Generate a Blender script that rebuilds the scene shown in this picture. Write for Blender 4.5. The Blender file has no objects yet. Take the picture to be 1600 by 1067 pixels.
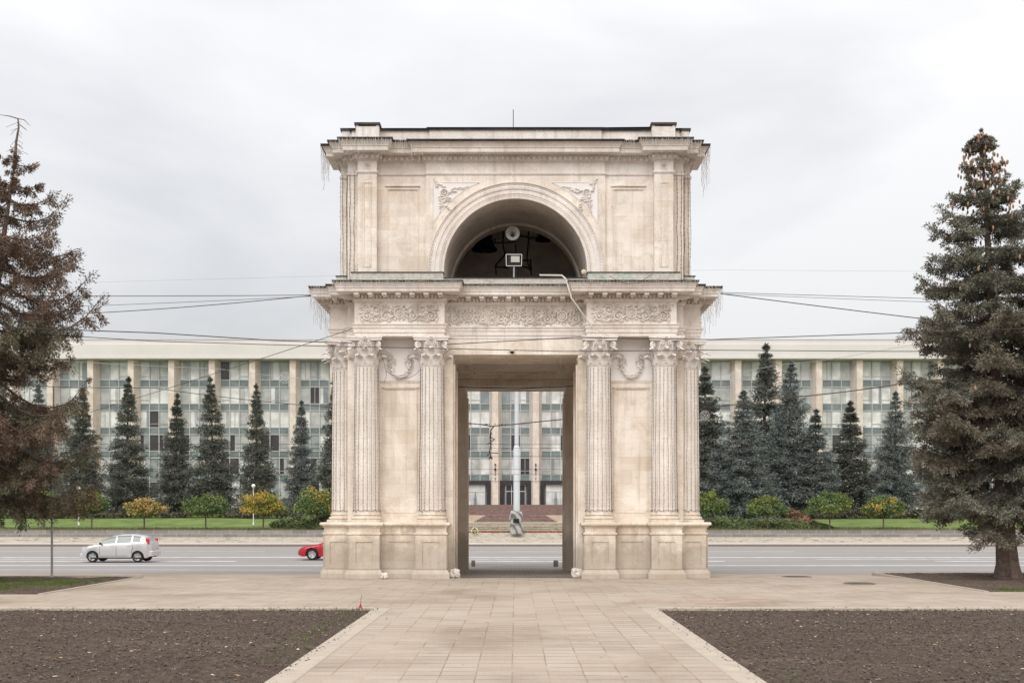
import bpy, bmesh, math, random
import numpy as np
from mathutils import Vector, noise
R = math.radians
PI = math.pi
C = bpy.context.scene.collection
SC = bpy.context.scene

# ------------------------------------------------------------ camera
F = 1720.0          # focal length in pixels of the 1600 px wide photograph
EYE = 1.9
cam_d = bpy.data.cameras.new('camera')
cam = bpy.data.objects.new('camera', cam_d)
C.objects.link(cam)
SC.camera = cam
cam.location = (0, 0, EYE)
cam.rotation_euler = (R(90), 0, 0)
cam_d.sensor_width = 36
cam_d.lens = 36 * F / 1600
cam_d.shift_x = -5.5 / 1600
cam_d.shift_y = 267.5 / 1600
cam_d.clip_end = 4000
cam_d.clip_start = 0.1

# ------------------------------------------------------------ light
SUN_EL, SUN_AZ = R(42), R(-28)     # azimuth measured from behind the camera, to the left
world = bpy.data.worlds.new("World")
SC.world = world
world.use_nodes = True
wn, wl = world.node_tree.nodes, world.node_tree.links
wn.clear()
def W_(t, **k):
    n = wn.new(t)
    for a, b in k.items(): setattr(n, a, b)
    return n
wo = W_('ShaderNodeOutputWorld'); bg = W_('ShaderNodeBackground'); bg2 = W_('ShaderNodeBackground'); add = W_('ShaderNodeAddShader')
sky = W_('ShaderNodeTexSky', sky_type='NISHITA', sun_disc=False)
sky.sun_elevation = SUN_EL
sky.sun_rotation = R(180) + SUN_AZ
sky.air_density = 1.0; sky.dust_density = 6.0
bg.inputs['Strength'].default_value = 0.03
wl.new(sky.outputs[0], bg.inputs['Color'])
tc = W_('ShaderNodeTexCoord'); mp = W_('ShaderNodeMapping')
mp.inputs['Scale'].default_value = (1.0, 1.0, 2.6)
mp.inputs['Location'].default_value = (1.3, 2.2, 0.9)
n1 = W_('ShaderNodeTexNoise'); n1.inputs['Scale'].default_value = 2.1; n1.inputs['Detail'].default_value = 5; n1.inputs['Roughness'].default_value = 0.48
n1.inputs['Distortion'].default_value = 0.35
cr = W_('ShaderNodeValToRGB')
cr.color_ramp.elements[0].position = 0.34; cr.color_ramp.elements[0].color = (0.665, 0.66, 0.665, 1)
cr.color_ramp.elements[1].position = 0.62; cr.color_ramp.elements[1].color = (0.95, 0.932, 0.922, 1)
wl.new(tc.outputs['Generated'], mp.inputs[0]); wl.new(mp.outputs[0], n1.inputs['Vector']); wl.new(n1.outputs['Fac'], cr.inputs[0])
sx = W_('ShaderNodeSeparateXYZ'); wl.new(tc.outputs['Generated'], sx.inputs[0])
mr = W_('ShaderNodeMapRange')      # an overcast sky is brightest overhead
mr.inputs['From Min'].default_value = 0.0; mr.inputs['From Max'].default_value = 1.0
mr.inputs['To Min'].default_value = 0.875; mr.inputs['To Max'].default_value = 2.0
wl.new(sx.outputs['Z'], mr.inputs[0])
wl.new(cr.outputs[0], bg2.inputs['Color'])
mm = W_('ShaderNodeMath', operation='MULTIPLY'); mm.inputs[1].default_value = 0.685
wl.new(mr.outputs[0], mm.inputs[0]); wl.new(mm.outputs[0], bg2.inputs['Strength'])
wl.new(bg.outputs[0], add.inputs[0]); wl.new(bg2.outputs[0], add.inputs[1]); wl.new(add.outputs[0], wo.inputs[0])

sl = bpy.data.lights.new('sun', 'SUN'); so = bpy.data.objects.new('sun', sl); C.objects.link(so)
sl.energy = 1.5; sl.angle = R(45); sl.color = (1.0, 0.965, 0.925)
dv = Vector((math.sin(SUN_AZ) * math.cos(SUN_EL), -math.cos(SUN_AZ) * math.cos(SUN_EL), math.sin(SUN_EL)))
so.rotation_euler = dv.to_track_quat('Z', 'Y').to_euler()
so.location = (-20, -30, 40)

SC.view_settings.view_transform = 'Standard'
SC.view_settings.look = 'None'
SC.view_settings.exposure = 0.22
SC.view_settings.gamma = 1.0

# ------------------------------------------------------------ helpers
rnd = random.Random(7)
def at(px, py, D):
    """the point at depth D that stands at photo pixel px, py"""
    return Vector(((px - 805.5) * D / F, D, EYE + (801 - py) * D / F))

class MB:
    """collects shapes and links them as one mesh object"""
    def __init__(s): s.v = []; s.f = []; s.m = []; s.cm = 0
    def mat(s, i): s.cm = i; return s
    def add(s, vs, fs):
        o = len(s.v); s.v.extend([tuple(v) for v in vs])
        for f in fs: s.f.append(tuple(i + o for i in f)); s.m.append(s.cm)
        return s
    def box(s, x0, x1, y0, y1, z0, z1):
        vs = [(x, y, z) for z in (z0, z1) for y in (y0, y1) for x in (x0, x1)]
        return s.add(vs, [(0,2,3,1),(4,5,7,6),(0,1,5,4),(2,6,7,3),(0,4,6,2),(1,3,7,5)])
    def bbox(s, x0, x1, y0, y1, z0, z1, b):
        """box with chamfered vertical and top edges"""
        o = [(x0+b,y0),(x1-b,y0),(x1,y0+b),(x1,y1-b),(x1-b,y1),(x0+b,y1),(x0,y1-b),(x0,y0+b)]
        cx, cy = (x0+x1)/2, (y0+y1)/2
        i_ = [(x+(b if x<cx else -b)*.9, y+(b if y<cy else -b)*.9) for x, y in o]
        vs = [(x,y,z0) for x,y in o] + [(x,y,z1-b) for x,y in o] + [(x,y,z1) for x,y in i_]
        fs = [tuple(range(7,-1,-1)), tuple(range(16,24))]
        for r in (0,8):
            for k in range(8): fs.append((r+k, r+(k+1)%8, r+8+(k+1)%8, r+8+k))
        return s.add(vs, fs)
    def prism(s, poly, z0, z1, top=True, bot=True):
        n = len(poly)
        vs = [(x,y,z0) for x,y in poly] + [(x,y,z1) for x,y in poly]
        fs = [(k,(k+1)%n,n+(k+1)%n,n+k) for k in range(n)]
        if top: fs.append(tuple(range(n,2*n)))
        if bot: fs.append(tuple(range(n-1,-1,-1)))
        return s.add(vs, fs)
    def sweep(s, path, prof, closed=True, skip=(), lids=False, ends=False):
        n = len(path); rings = []
        for i, p in enumerate(path):
            def nrm(a, b):
                d = Vector((b[0]-a[0], b[1]-a[1])).normalized(); return Vector((d.y, -d.x))
            if closed or 0 < i < n-1:
                a = nrm(path[i-1], p); b = nrm(p, path[(i+1)%n])
                o = (a+b)/(1+a.dot(b))
            elif i == 0: o = nrm(p, path[1])
            else: o = nrm(path[-2], p)
            rings.append([(p[0]+o.x*q, p[1]+o.y*q, z) for q, z in prof])
        m = len(prof); vs = [v for r in rings for v in r]; fs = []
        for i in range(n if closed else n-1):
            if i in skip: continue
            j = (i+1)%n
            for k in range(m-1): fs.append((i*m+k, j*m+k, j*m+k+1, i*m+k+1))
        if lids:
            fs.append(tuple(i*m+m-1 for i in range(n))); fs.append(tuple(i*m for i in range(n-1,-1,-1)))
        if ends: fs.append(tuple(range(m-1,-1,-1))); fs.append(tuple((n-1)*m+k for k in range(m)))
        return s.add(vs, fs)
    def tube(s, pts, r, n=5, cap=True):
        pts = [Vector(p) for p in pts]; m = len(pts); vs = []; fs = []; ref = None
        for i, p in enumerate(pts):
            t = (pts[min(i+1,m-1)] - pts[max(i-1,0)])
            t = t.normalized() if t.length > 1e-9 else Vector((0,0,1))
            if ref is None:
                ref = Vector((0,0,1)) if abs(t.z) < .9 else Vector((1,0,0))
            u = (ref - t*ref.dot(t))
            u = u.normalized() if u.length > 1e-6 else t.orthogonal().normalized()
            ref = u; w = t.cross(u); rr = r[i] if hasattr(r, '__len__') else r
            for k in range(n):
                a = 2*PI*k/n; vs.append(p + u*math.cos(a)*rr + w*math.sin(a)*rr)
        for i in range(m-1):
            for k in range(n): fs.append((i*n+k, i*n+(k+1)%n, (i+1)*n+(k+1)%n, (i+1)*n+k))
        if cap: fs.append(tuple(range(n-1,-1,-1))); fs.append(tuple((m-1)*n+k for k in range(n)))
        return s.add(vs, fs)
    def lathe(s, prof, c=(0,0,0), n=24, axis='z', cap=True):
        vs = []; fs = []; m = len(prof)
        for r, z in prof:
            for k in range(n):
                a = 2*PI*k/n; x, y = r*math.cos(a), r*math.sin(a)
                vs.append((c[0]+x, c[1]+y, c[2]+z) if axis=='z' else (c[0]+x, c[1]+z, c[2]+y) if axis=='y' else (c[0]+z, c[1]+x, c[2]+y))
        for i in range(m-1):
            for k in range(n): fs.append((i*n+k, i*n+(k+1)%n, (i+1)*n+(k+1)%n, (i+1)*n+k))
        if cap: fs.append(tuple(range(n-1,-1,-1))); fs.append(tuple((m-1)*n+k for k in range(n)))
        return s.add(vs, fs)
    def ball(s, c, r, n=6, sc=(1,1,1)):
        vs = [(c[0], c[1], c[2]-r*sc[2])]; fs = []; m = max(2, n//2)
        for i in range(1, m):
            t = PI*i/m - PI/2
            for k in range(n):
                a = 2*PI*k/n
                vs.append((c[0]+r*sc[0]*math.cos(t)*math.cos(a), c[1]+r*sc[1]*math.cos(t)*math.sin(a), c[2]+r*sc[2]*math.sin(t)))
        vs.append((c[0], c[1], c[2]+r*sc[2])); L = len(vs)-1
        for k in range(n):
            fs.append((0, 1+(k+1)%n, 1+k)); fs.append((L, 1+(m-2)*n+k, 1+(m-2)*n+(k+1)%n))
            for i in range(m-2): fs.append((1+i*n+k, 1+i*n+(k+1)%n, 1+(i+1)*n+(k+1)%n, 1+(i+1)*n+k))
        return s.add(vs, fs)
    def build(s, name, mats, parent=None, loc=(0,0,0), rz=0, smooth=False, ang=40):
        me = bpy.data.meshes.new(name); me.from_pydata(s.v, [], s.f)
        if not isinstance(mats, (list, tuple)): mats = [mats]
        for m in mats: me.materials.append(m)
        if len(mats) > 1: me.polygons.foreach_set('material_index', s.m)
        bm = bmesh.new(); bm.from_mesh(me); bmesh.ops.recalc_face_normals(bm, faces=bm.faces[:]); bm.to_mesh(me); bm.free()
        if smooth:
            me.polygons.foreach_set('use_smooth', [True]*len(me.polygons)); me.set_sharp_from_angle(angle=R(ang))
        me.update()
        o = bpy.data.objects.new(name, me); C.objects.link(o); o.location = loc; o.rotation_euler = (0,0,rz)
        if parent: o.parent = parent
        return o

def np_mesh(name, V, Fc, mats, parent=None, mi=None, loc=(0,0,0), smooth=False):
    """fast mesh of triangles or quads from numpy arrays"""
    me = bpy.data.meshes.new(name); V = np.asarray(V, dtype=np.float32); Fc = np.asarray(Fc, dtype=np.int32); k = Fc.shape[1]
    me.vertices.add(len(V)); me.vertices.foreach_set('co', V.ravel())
    me.loops.add(Fc.size); me.loops.foreach_set('vertex_index', Fc.ravel())
    me.polygons.add(len(Fc)); me.polygons.foreach_set('loop_start', np.arange(0, Fc.size, k, dtype=np.int32))
    if not isinstance(mats, (list, tuple)): mats = [mats]
    for m in mats: me.materials.append(m)
    if mi is not None: me.polygons.foreach_set('material_index', np.asarray(mi, dtype=np.int32))
    me.update(calc_edges=True); me.validate()
    me.polygons.foreach_set('use_smooth', [smooth]*len(me.polygons))
    o = bpy.data.objects.new(name, me); C.objects.link(o); o.location = loc
    if parent: o.parent = parent
    return o

def tag(o, label=None, cat=None, group=None, kind=None):
    if label: o['label'] = label
    if cat: o['category'] = cat
    if group: o['group'] = group
    if kind: o['kind'] = kind
    return o
def thing(name, loc, label, cat, group=None, rz=0):
    o = bpy.data.objects.new(name, None); C.objects.link(o); o.location = loc; o.rotation_euler = (0,0,rz)
    o.empty_display_size = .3
    return tag(o, label, cat, group)
def copy_tree(o, parent=None):
    c = o.copy(); C.objects.link(c); c.parent = parent
    for ch in o.children: copy_tree(ch, c)
    return c

# ------------------------------------------------------------ materials
def mat_new(name):
    m = bpy.data.materials.new(name); m.use_nodes = True; nt = m.node_tree
    return m, nt, nt.nodes['Principled BSDF']
def N(nt, t, **k):
    n = nt.nodes.new(t)
    for a, b in k.items():
        if a in n.inputs.keys(): n.inputs[a].default_value = b
        else: setattr(n, a, b)
    return n
def ramp(nt, fac, stops):
    r = nt.nodes.new('ShaderNodeValToRGB'); e = r.color_ramp.elements
    while len(e) < len(stops): e.new(.5)
    for i, (p, c) in enumerate(stops):
        e[i].position = p; e[i].color = (c[0], c[1], c[2], 1)
    nt.links.new(fac, r.inputs[0]); return r.outputs[0]
def mixc(nt, a, b, fac, mode='MIX'):
    m = nt.nodes.new('ShaderNodeMix'); m.data_type = 'RGBA'; m.blend_type = mode
    for s, v in ((6, a), (7, b)):
        if hasattr(v, 'type'): nt.links.new(v, m.inputs[s])
        else: m.inputs[s].default_value = (v[0], v[1], v[2], 1)
    if hasattr(fac, 'type'): nt.links.new(fac, m.inputs[0])
    else: m.inputs[0].default_value = fac
    return m.outputs[2]
def noise_n(nt, vec, scale, detail=3, rough=.55, dist=0):
    n = N(nt, 'ShaderNodeTexNoise', Scale=scale, Detail=detail, Roughness=rough, Distortion=dist)
    if vec is not None: nt.links.new(vec, n.inputs['Vector'])
    return n.outputs['Fac']
def objc(nt): return nt.nodes.new('ShaderNodeTexCoord').outputs['Object']
def bump(nt, b, h, strength=.3, dist=.02):
    n = N(nt, 'ShaderNodeBump', Strength=strength, Distance=dist)
    nt.links.new(h, n.inputs['Height']); nt.links.new(n.outputs[0], b.inputs['Normal'])

def simple(name, col, rough=.7, metal=0, var=.15, scale=3, bs=0, bscale=20, spec=.4):
    m, nt, b = mat_new(name); o = objc(nt)
    f = noise_n(nt, o, scale, 4)
    c = ramp(nt, f, [(.3, [x*(1-var) for x in col]), (.7, [min(1, x*(1+var)) for x in col])])
    nt.links.new(c, b.inputs['Base Color']); b.inputs['Roughness'].default_value = rough; b.inputs['Metallic'].default_value = metal
    b.inputs['Specular IOR Level'].default_value = spec
    if bs: bump(nt, b, noise_n(nt, o, bscale, 3), bs)
    return m

def stone_mat(name, c1, c2, bw, bh, mortar=.004, mcol=None, stain=(.52,.43,.33), stain_amt=.5, dirt=True, bumpy=.25, off=.5, off2=(0,0)):
    """cut stone laid in courses, chosen by the facing of the wall, with patches, stains and pitting"""
    m, nt, b = mat_new(name); L = nt.links
    t = nt.nodes.new('ShaderNodeTexCoord'); o = t.outputs['Object']
    s = N(nt, 'ShaderNodeSeparateXYZ'); L.new(o, s.inputs[0])
    sn = N(nt, 'ShaderNodeSeparateXYZ'); L.new(t.outputs['Normal'], sn.inputs[0])
    ab = N(nt, 'ShaderNodeMath', operation='ABSOLUTE'); L.new(sn.outputs[0], ab.inputs[0])
    gt = N(nt, 'ShaderNodeMath', operation='GREATER_THAN'); L.new(ab.outputs[0], gt.inputs[0]); gt.inputs[1].default_value = .7
    mx = N(nt, 'ShaderNodeMix'); L.new(gt.outputs[0], mx.inputs[0]); L.new(s.outputs[0], mx.inputs[2]); L.new(s.outputs[1], mx.inputs[3])
    cb = N(nt, 'ShaderNodeCombineXYZ'); L.new(mx.outputs[0], cb.inputs[0]); L.new(s.outputs[2], cb.inputs[1])
    mpn = N(nt, 'ShaderNodeMapping'); L.new(cb.outputs[0], mpn.inputs[0]); mpn.inputs['Location'].default_value = (off2[0], off2[1], 0)
    br = N(nt, 'ShaderNodeTexBrick', Scale=1.0); L.new(mpn.outputs[0], br.inputs['Vector'])
    br.inputs['Brick Width'].default_value = bw; br.inputs['Row Height'].default_value = bh
    br.inputs['Mortar Size'].default_value = mortar; br.inputs['Mortar Smooth'].default_value = .4
    br.inputs['Color1'].default_value = (*c1, 1); br.inputs['Color2'].default_value = (*c2, 1)
    mc = mcol or [x*.76 for x in c1]
    br.inputs['Mortar'].default_value = (*mc, 1); br.offset = off; br.offset_frequency = 2
    col = br.outputs['Color']
    col = mixc(nt, col, [min(1, x*1.12) for x in c2], ramp(nt, noise_n(nt, o, 1.15, 6, .7, .6), [(.50, (0,0,0)), (.60, (.6,.6,.6))]), 'MIX')
    # patches of replaced stone of other sizes
    b3 = N(nt, 'ShaderNodeTexBrick', Scale=1.0); L.new(mpn.outputs[0], b3.inputs['Vector']); b3.inputs['Brick Width'].default_value = bw*.62; b3.inputs['Row Height'].default_value = bh*.5
    b3.inputs['Mortar Size'].default_value = 0.0; b3.inputs['Color1'].default_value = (0,0,0,1); b3.inputs['Color2'].default_value = (1,1,1,1); b3.offset = .37
    pf = ramp(nt, b3.outputs['Color'], [(.74, (0,0,0)), (.80, (.42,.42,.42))])
    col = mixc(nt, col, [min(1, x*1.09) for x in c2], pf, 'MIX')
    big = noise_n(nt, o, .55, 5, .62, .4)
    col = mixc(nt, col, ramp(nt, big, [(.35, (.80,.74,.68)), (.62, (1.04,1.03,1.02))]), .75, 'MULTIPLY')
    st = noise_n(nt, o, 1.7, 6, .68, .8)
    sr = ramp(nt, st, [(.54, (0,0,0)), (.72, (stain_amt,)*3)])
    col = mixc(nt, col, stain, sr, 'MIX')
    mst = N(nt, 'ShaderNodeMapping'); L.new(o, mst.inputs[0]); mst.inputs['Scale'].default_value = (5.5, 5.5, .32)   # rain streaks
    col = mixc(nt, col, [x*.55 for x in stain], ramp(nt, noise_n(nt, mst.outputs[0], 1.0, 5, .62, .3), [(.53, (0,0,0)), (.72, (.34,.34,.34))]), 'MIX')
    fine = noise_n(nt, o, 34, 3, .7)
    col = mixc(nt, col, ramp(nt, fine, [(.33, (.80,.79,.78)), (.56, (1.03,)*3)]), .8, 'MULTIPLY')
    if dirt:      # splash dirt and repairs at the foot of the walls, ragged
        dn = noise_n(nt, o, 2.6, 5, .65)
        ad = N(nt, 'ShaderNodeMath', operation='MULTIPLY_ADD'); L.new(dn, ad.inputs[0]); ad.inputs[1].default_value = -1.5; L.new(s.outputs[2], ad.inputs[2])
        dr = ramp(nt, ad.outputs[0], [(.0, (.62,)*3), (.6, (0,0,0))])
        # ramp input: z - 2.1*noise, shifted so the foot of the wall reads 0
        col = mixc(nt, col, (.33,.29,.235), dr, 'MIX')
    L.new(col, b.inputs['Base Color'])
    b.inputs['Roughness'].default_value = .88; b.inputs['Specular IOR Level'].default_value = .2
    h = N(nt, 'ShaderNodeMath', operation='MULTIPLY_ADD'); L.new(br.outputs['Fac'], h.inputs[0]); h.inputs[1].default_value = -.7; L.new(noise_n(nt, o, 22, 5, .7), h.inputs[2])
    bump(nt, b, h.outputs[0], bumpy, .02)
    return m

LIME = stone_mat('limestone blocks', (.75,.675,.59), (.83,.785,.725), .86, .395)
PINK = stone_mat('pale stone trim', (.79,.75,.715), (.82,.785,.755), 1.9, .9, mortar=.002, stain=(.50,.46,.43), stain_amt=.35, dirt=False, bumpy=.12)
PLAST = simple('pale plaster', (.80,.775,.76), .9, var=.05, scale=2, bs=.1)
COLM = stone_mat('column stone', (.80,.755,.705), (.85,.82,.785), 3.0, 1.15, mortar=.003, stain=(.62,.50,.40), stain_amt=.4, dirt=False, bumpy=.15)
CARV = stone_mat('carved stone', (.78,.74,.71), (.82,.79,.765), 1.9, .9, mortar=.001, stain=(.42,.38,.34), stain_amt=.5, dirt=False, bumpy=.1)
PEDM = stone_mat('pedestal stone', (.69,.61,.515), (.80,.74,.665), .9, .5, stain=(.46,.37,.28), stain_amt=.8)
INNM = stone_mat('passage stone', (.84,.765,.68), (.86,.79,.71), .8, .4, stain=(.52,.45,.37), stain_amt=.5)
VAULT = stone_mat('vault plaster', (.80,.73,.65), (.82,.75,.67), 3, 1.2, mortar=.001, stain=(.34,.29,.24), stain_amt=.4, dirt=False, bumpy=.08)
CHAM = simple('bell chamber plaster', (.84,.75,.67), .95, var=.2, scale=1.2)
def copper_mat():
    m, nt, b = mat_new('weathered copper flashing'); o = objc(nt)
    f = noise_n(nt, o, 1.3, 6, .7, 1.2)
    c = ramp(nt, f, [(.30, (.22,.20,.17)), (.38, (.50,.475,.41)), (.56, (.60,.575,.51)), (.64, (.42,.51,.43)), (.72, (.22,.32,.26))])
    c = mixc(nt, c, ramp(nt, noise_n(nt, o, 11, 4, .7), [(.35, (.7,.7,.7)), (.6, (1.05,1.05,1.05))]), .8, 'MULTIPLY')
    nt.links.new(c, b.inputs['Base Color']); b.inputs['Roughness'].default_value = .6; b.inputs['Metallic'].default_value = .1
    bump(nt, b, noise_n(nt, o, 5, 3), .3, .03)
    return m
COPPER = copper_mat()
TIN = simple('dark roof edge metal', (.045,.043,.042), .55, metal=.4, var=.5, scale=2)
def mlight(name, c, **k): return simple(name, c, **k)
WIRE = simple('black cable', (.035,.033,.035), .6, var=.2)
WIREB = simple('brown light cord', (.075,.05,.035), .7, var=.3, scale=8)
ICE = simple('pale light cord', (.62,.60,.57), .5, var=.2, scale=8)
IRON = simple('dark iron', (.02,.017,.015), .55, metal=.5, var=.3)
WHITEM = simple('white painted metal', (.78,.77,.74), .45, var=.08)
GREYM = simple('grey galvanised metal', (.38,.38,.37), .5, metal=.4, var=.15)
GLASSW = simple('lamp glass', (.82,.82,.80), .15, var=.05)
MARBLE = simple('broken white marble', (.66,.62,.57), .7, var=.35, scale=7, bs=.6, bscale=14)
# ------------------------------------------------------------ terrain profile
def g(D):
    if D < 32: return 0.0
    if D < 61.4: return -0.85*(D-32)/29.4
    return -0.85

# ------------------------------------------------------------ the arch
AY = 37.57; HW = 4.97
arch = thing('triumphal_arch', (0, AY, 0), 'two storey pale limestone triumphal arch with paired fluted columns on the paved square', 'arch')
def rot4(pts):
    out = []
    for k in range(4):
        for x, y in pts:
            for _ in range(k): x, y = -y, x
            out.append((x, y))
    return out
CX1, CX2 = 2.45, 4.38            # column centres
OW = 1.85                        # half width of the passage
# plan of the lower entablature
E = .55
low_plan = rot4([(-HW,-HW),(-4.69,-HW),(-4.69,-HW-E),(-2.07,-HW-E),(-2.07,-HW),(2.07,-HW),(2.07,-HW-E),(4.69,-HW-E),(4.69,-HW)])
# plan of the attic storey: pilasters and a slightly proud middle bay
A1, A2, AP, MB_, MP = 4.08, 4.64, .25, 2.65, .08
att_side = [(-HW,-HW),(-A2,-HW),(-A2,-HW-AP),(-A1,-HW-AP),(-A1,-HW),(-MB_,-HW),(-MB_,-HW-MP),(MB_,-HW-MP),(MB_,-HW),(A1,-HW),(A1,-HW-AP),(A2,-HW-AP),(A2,-HW)]
att_plan = rot4(att_side)

# piers: two masses, each with an open hall side
for s in (-1, 1):
    poly = [(s*OW,-HW),(s*HW,-HW),(s*HW,HW),(s*OW,HW),(s*OW,2.97),(s*2.4,2.97),(s*2.4,-2.97),(s*OW,-2.97)]
    if s > 0: poly = poly
    else: poly = poly[::-1]
    b = MB(); n = len(poly)
    for k in range(n):
        x0, y0 = poly[k]; x1, y1 = poly[(k+1)%n]
        inner = max(abs(x0), abs(x1)) <= 2.4+1e-6
        b.mat(1 if inner else 0)
        b.add([(x0,y0,-.7),(x1,y1,-.7),(x1,y1,7.06),(x0,y0,7.06)], [(0,1,2,3)])
    b.build('pier', [LIME, INNM], arch)
b = MB().mat(0)                       # beams over the openings and hall ceiling
for s in (-1, 1):
    y0, y1 = sorted((s*HW, s*2.97))
    b = MB(); b.box(-OW, OW, y0, y1, 6.58, 7.05); b.build('lintel', [LIME], arch)
b = MB()
b.box(-2.4, 2.4, -2.965, 2.965, 6.95, 7.05)
b.box(-2.39, -1.95, -2.96, 2.96, 6.80, 6.945); b.box(1.95, 2.39, -2.96, 2.96, 6.80, 6.945)
b.box(-1.945, 1.945, -2.96, -2.5, 6.80, 6.945); b.box(-1.945, 1.945, 2.5, 2.96, 6.80, 6.945)
b.box(-1.5, 1.5, -2.1, -2.0, 6.88, 6.945); b.box(-1.5, 1.5, 2.0, 2.1, 6.88, 6.945)
b.box(-1.6, -1.5, -2.1, 2.1, 6.88, 6.945); b.box(1.5, 1.6, -2.1, 2.1, 6.88, 6.945)
for sy in (-1, 1):                   # panel frames under the two lintels
    for (xa, xb, ya, yb) in ((-1.4,1.4,3.25,3.31),(-1.4,1.4,4.55,4.61),(-1.4,-1.34,3.32,4.54),(1.34,1.4,3.32,4.54)):
        y0, y1 = sorted((sy*ya, sy*yb)); b.box(xa, xb, y0, y1, 6.545, 6.578)
b.build('ceiling', INNM, arch)
for s in (-1, 1):
    x0, x1 = sorted((s*(OW-.05), s*(OW-.002)))
    for sy in (-1, 1):
        ya, yb = sorted((sy*3.15, sy*3.35)); b = MB(); b.box(x0, x1, ya, yb, .02 if sy < 0 else -.6, 6.3); b.build('jamb_lining', INNM, arch)
        ya, yb = sorted((sy*4.6, sy*4.8)); b = MB(); b.box(x0, x1, ya, yb, .02 if sy < 0 else -.6, 6.3); b.build('jamb_lining', INNM, arch)

# pedestal tier, run round the outside of each mass
PW, PP, RP = .445, .73, .36
def ped_side(sx):                     # points along one facade from -x to +x, only |x| > start
    return None
def facade_pts(lo, hi):
    """plan points along the front wall (y=-HW) for pedestals whose centres lie between lo and hi, going +x"""
    cs = [c for c in (-CX2,-CX1,CX1,CX2) if lo < c < hi]
    return cs
pr = [(-.37,-.6),(.10,-.6),(.10,.13),(.08,.17),(.03,.24),(.0,.27),(0,1.26),(.045,1.275),(.045,1.315),(0,1.33),(0,1.46),(.03,1.48),(.05,1.53),(.11,1.545),(.11,1.595),(.08,1.62),(-.37,1.625)]
def rot(pt, k):
    x, y = pt
    for _ in range(k): x, y = -y, x
    return (x, y)
sec = lambda c, a, b2: [(c-PW, -HW-a), (c-PW, -HW-PP), (c+PW, -HW-PP), (c+PW, -HW-b2)]
CB = .40
right_front = sec(CX1, 0, RP) + sec(CX2, RP, CB)
left_front = sec(-CX2, CB, RP) + sec(-CX1, RP, 0)
full = sec(-CX2, CB, RP) + sec(-CX1, RP, RP) + sec(CX1, RP, RP) + sec(CX2, RP, CB)
cor = [(HW+CB, -HW-CB)]
corF = [(HW+.60, -HW-CB), (HW+.60, -CX2-PW)]; corL = [(-HW-.60, -CX2-PW), (-HW-.60, -HW-CB)]       # the side pedestals come forward at the front corners
pathR = right_front + corF + [rot(p,1) for p in full][1:] + [rot(cor[0],1)] + [rot(p,2) for p in left_front]
pathL = [rot(p,2) for p in right_front] + [rot(cor[0],2)] + [rot(p,3) for p in full][:-1] + corL + left_front
for p in (pathR, pathL):
    b = MB(); b.sweep(p, pr, closed=False, ends=True)
    ped = b.build('pedestal_course', PEDM, arch)
    # sunk panels shown by their raised frames on every pedestal die and between the pairs
    for i in range(len(p)-1):
        (x0,y0),(x1,y1) = p[i], p[i+1]; L = math.hypot(x1-x0, y1-y0)
        if L < .7: continue
        pb = MB()
        dx, dy = (x1-x0)/L, (y1-y0)/L; nx, ny = dy, -dx
        m_ = .20 if L > .8 else .14; t = .045
        def strip(a0, a1, z0, z1):
            q = [(x0+dx*a0+nx*.024, y0+dy*a0+ny*.024), (x0+dx*a1+nx*.024, y0+dy*a1+ny*.024), (x0+dx*a1-nx*.01, y0+dy*a1-ny*.01), (x0+dx*a0-nx*.01, y0+dy*a0-ny*.01)]
            pb.prism(q, z0, z1)
        strip(0.002, m_, .27, 1.255); strip(L-m_, L-.002, .27, 1.255); strip(m_+.001, L-m_-.001, 1.06, 1.254); strip(m_+.001, L-m_-.001, .271, .40)
        pb.build('panel_frame', PEDM, ped)

# columns
SH0, SH1, CT = 1.88, 6.18, 7.04
def fluted(b, r0, r1, z0, z1, nf=20, per=4, nz=8):
    n = nf*per; vs = []; fs = []
    for i in range(nz+1):
        t = i/nz; z = z0+(z1-z0)*t; r = r0+(r1-r0)*(t**1.6)
        for k in range(n):
            a = 2*PI*k/n; d = [0, .045, .065, .045][k%4]*(0 if i in (0, nz) else 1)
            vs.append((r*(1-d)*math.cos(a), r*(1-d)*math.sin(a), z))
    for i in range(nz):
        for k in range(n): fs.append((i*n+k, i*n+(k+1)%n, (i+1)*n+(k+1)%n, (i+1)*n+k))
    b.add(vs, fs); return b
cshaft = MB(); fluted(cshaft, .375, .335, SH0, SH1)
cbase = MB(); cbase.bbox(-.445,.445,-.445,.445,1.622,1.70,.008)
cbase.lathe([(.43,1.70),(.455,1.725),(.455,1.755),(.43,1.78),(.395,1.79),(.385,1.815),(.40,1.83),(.41,1.85),(.40,1.87),(.38,1.885)], n=32)
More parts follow.
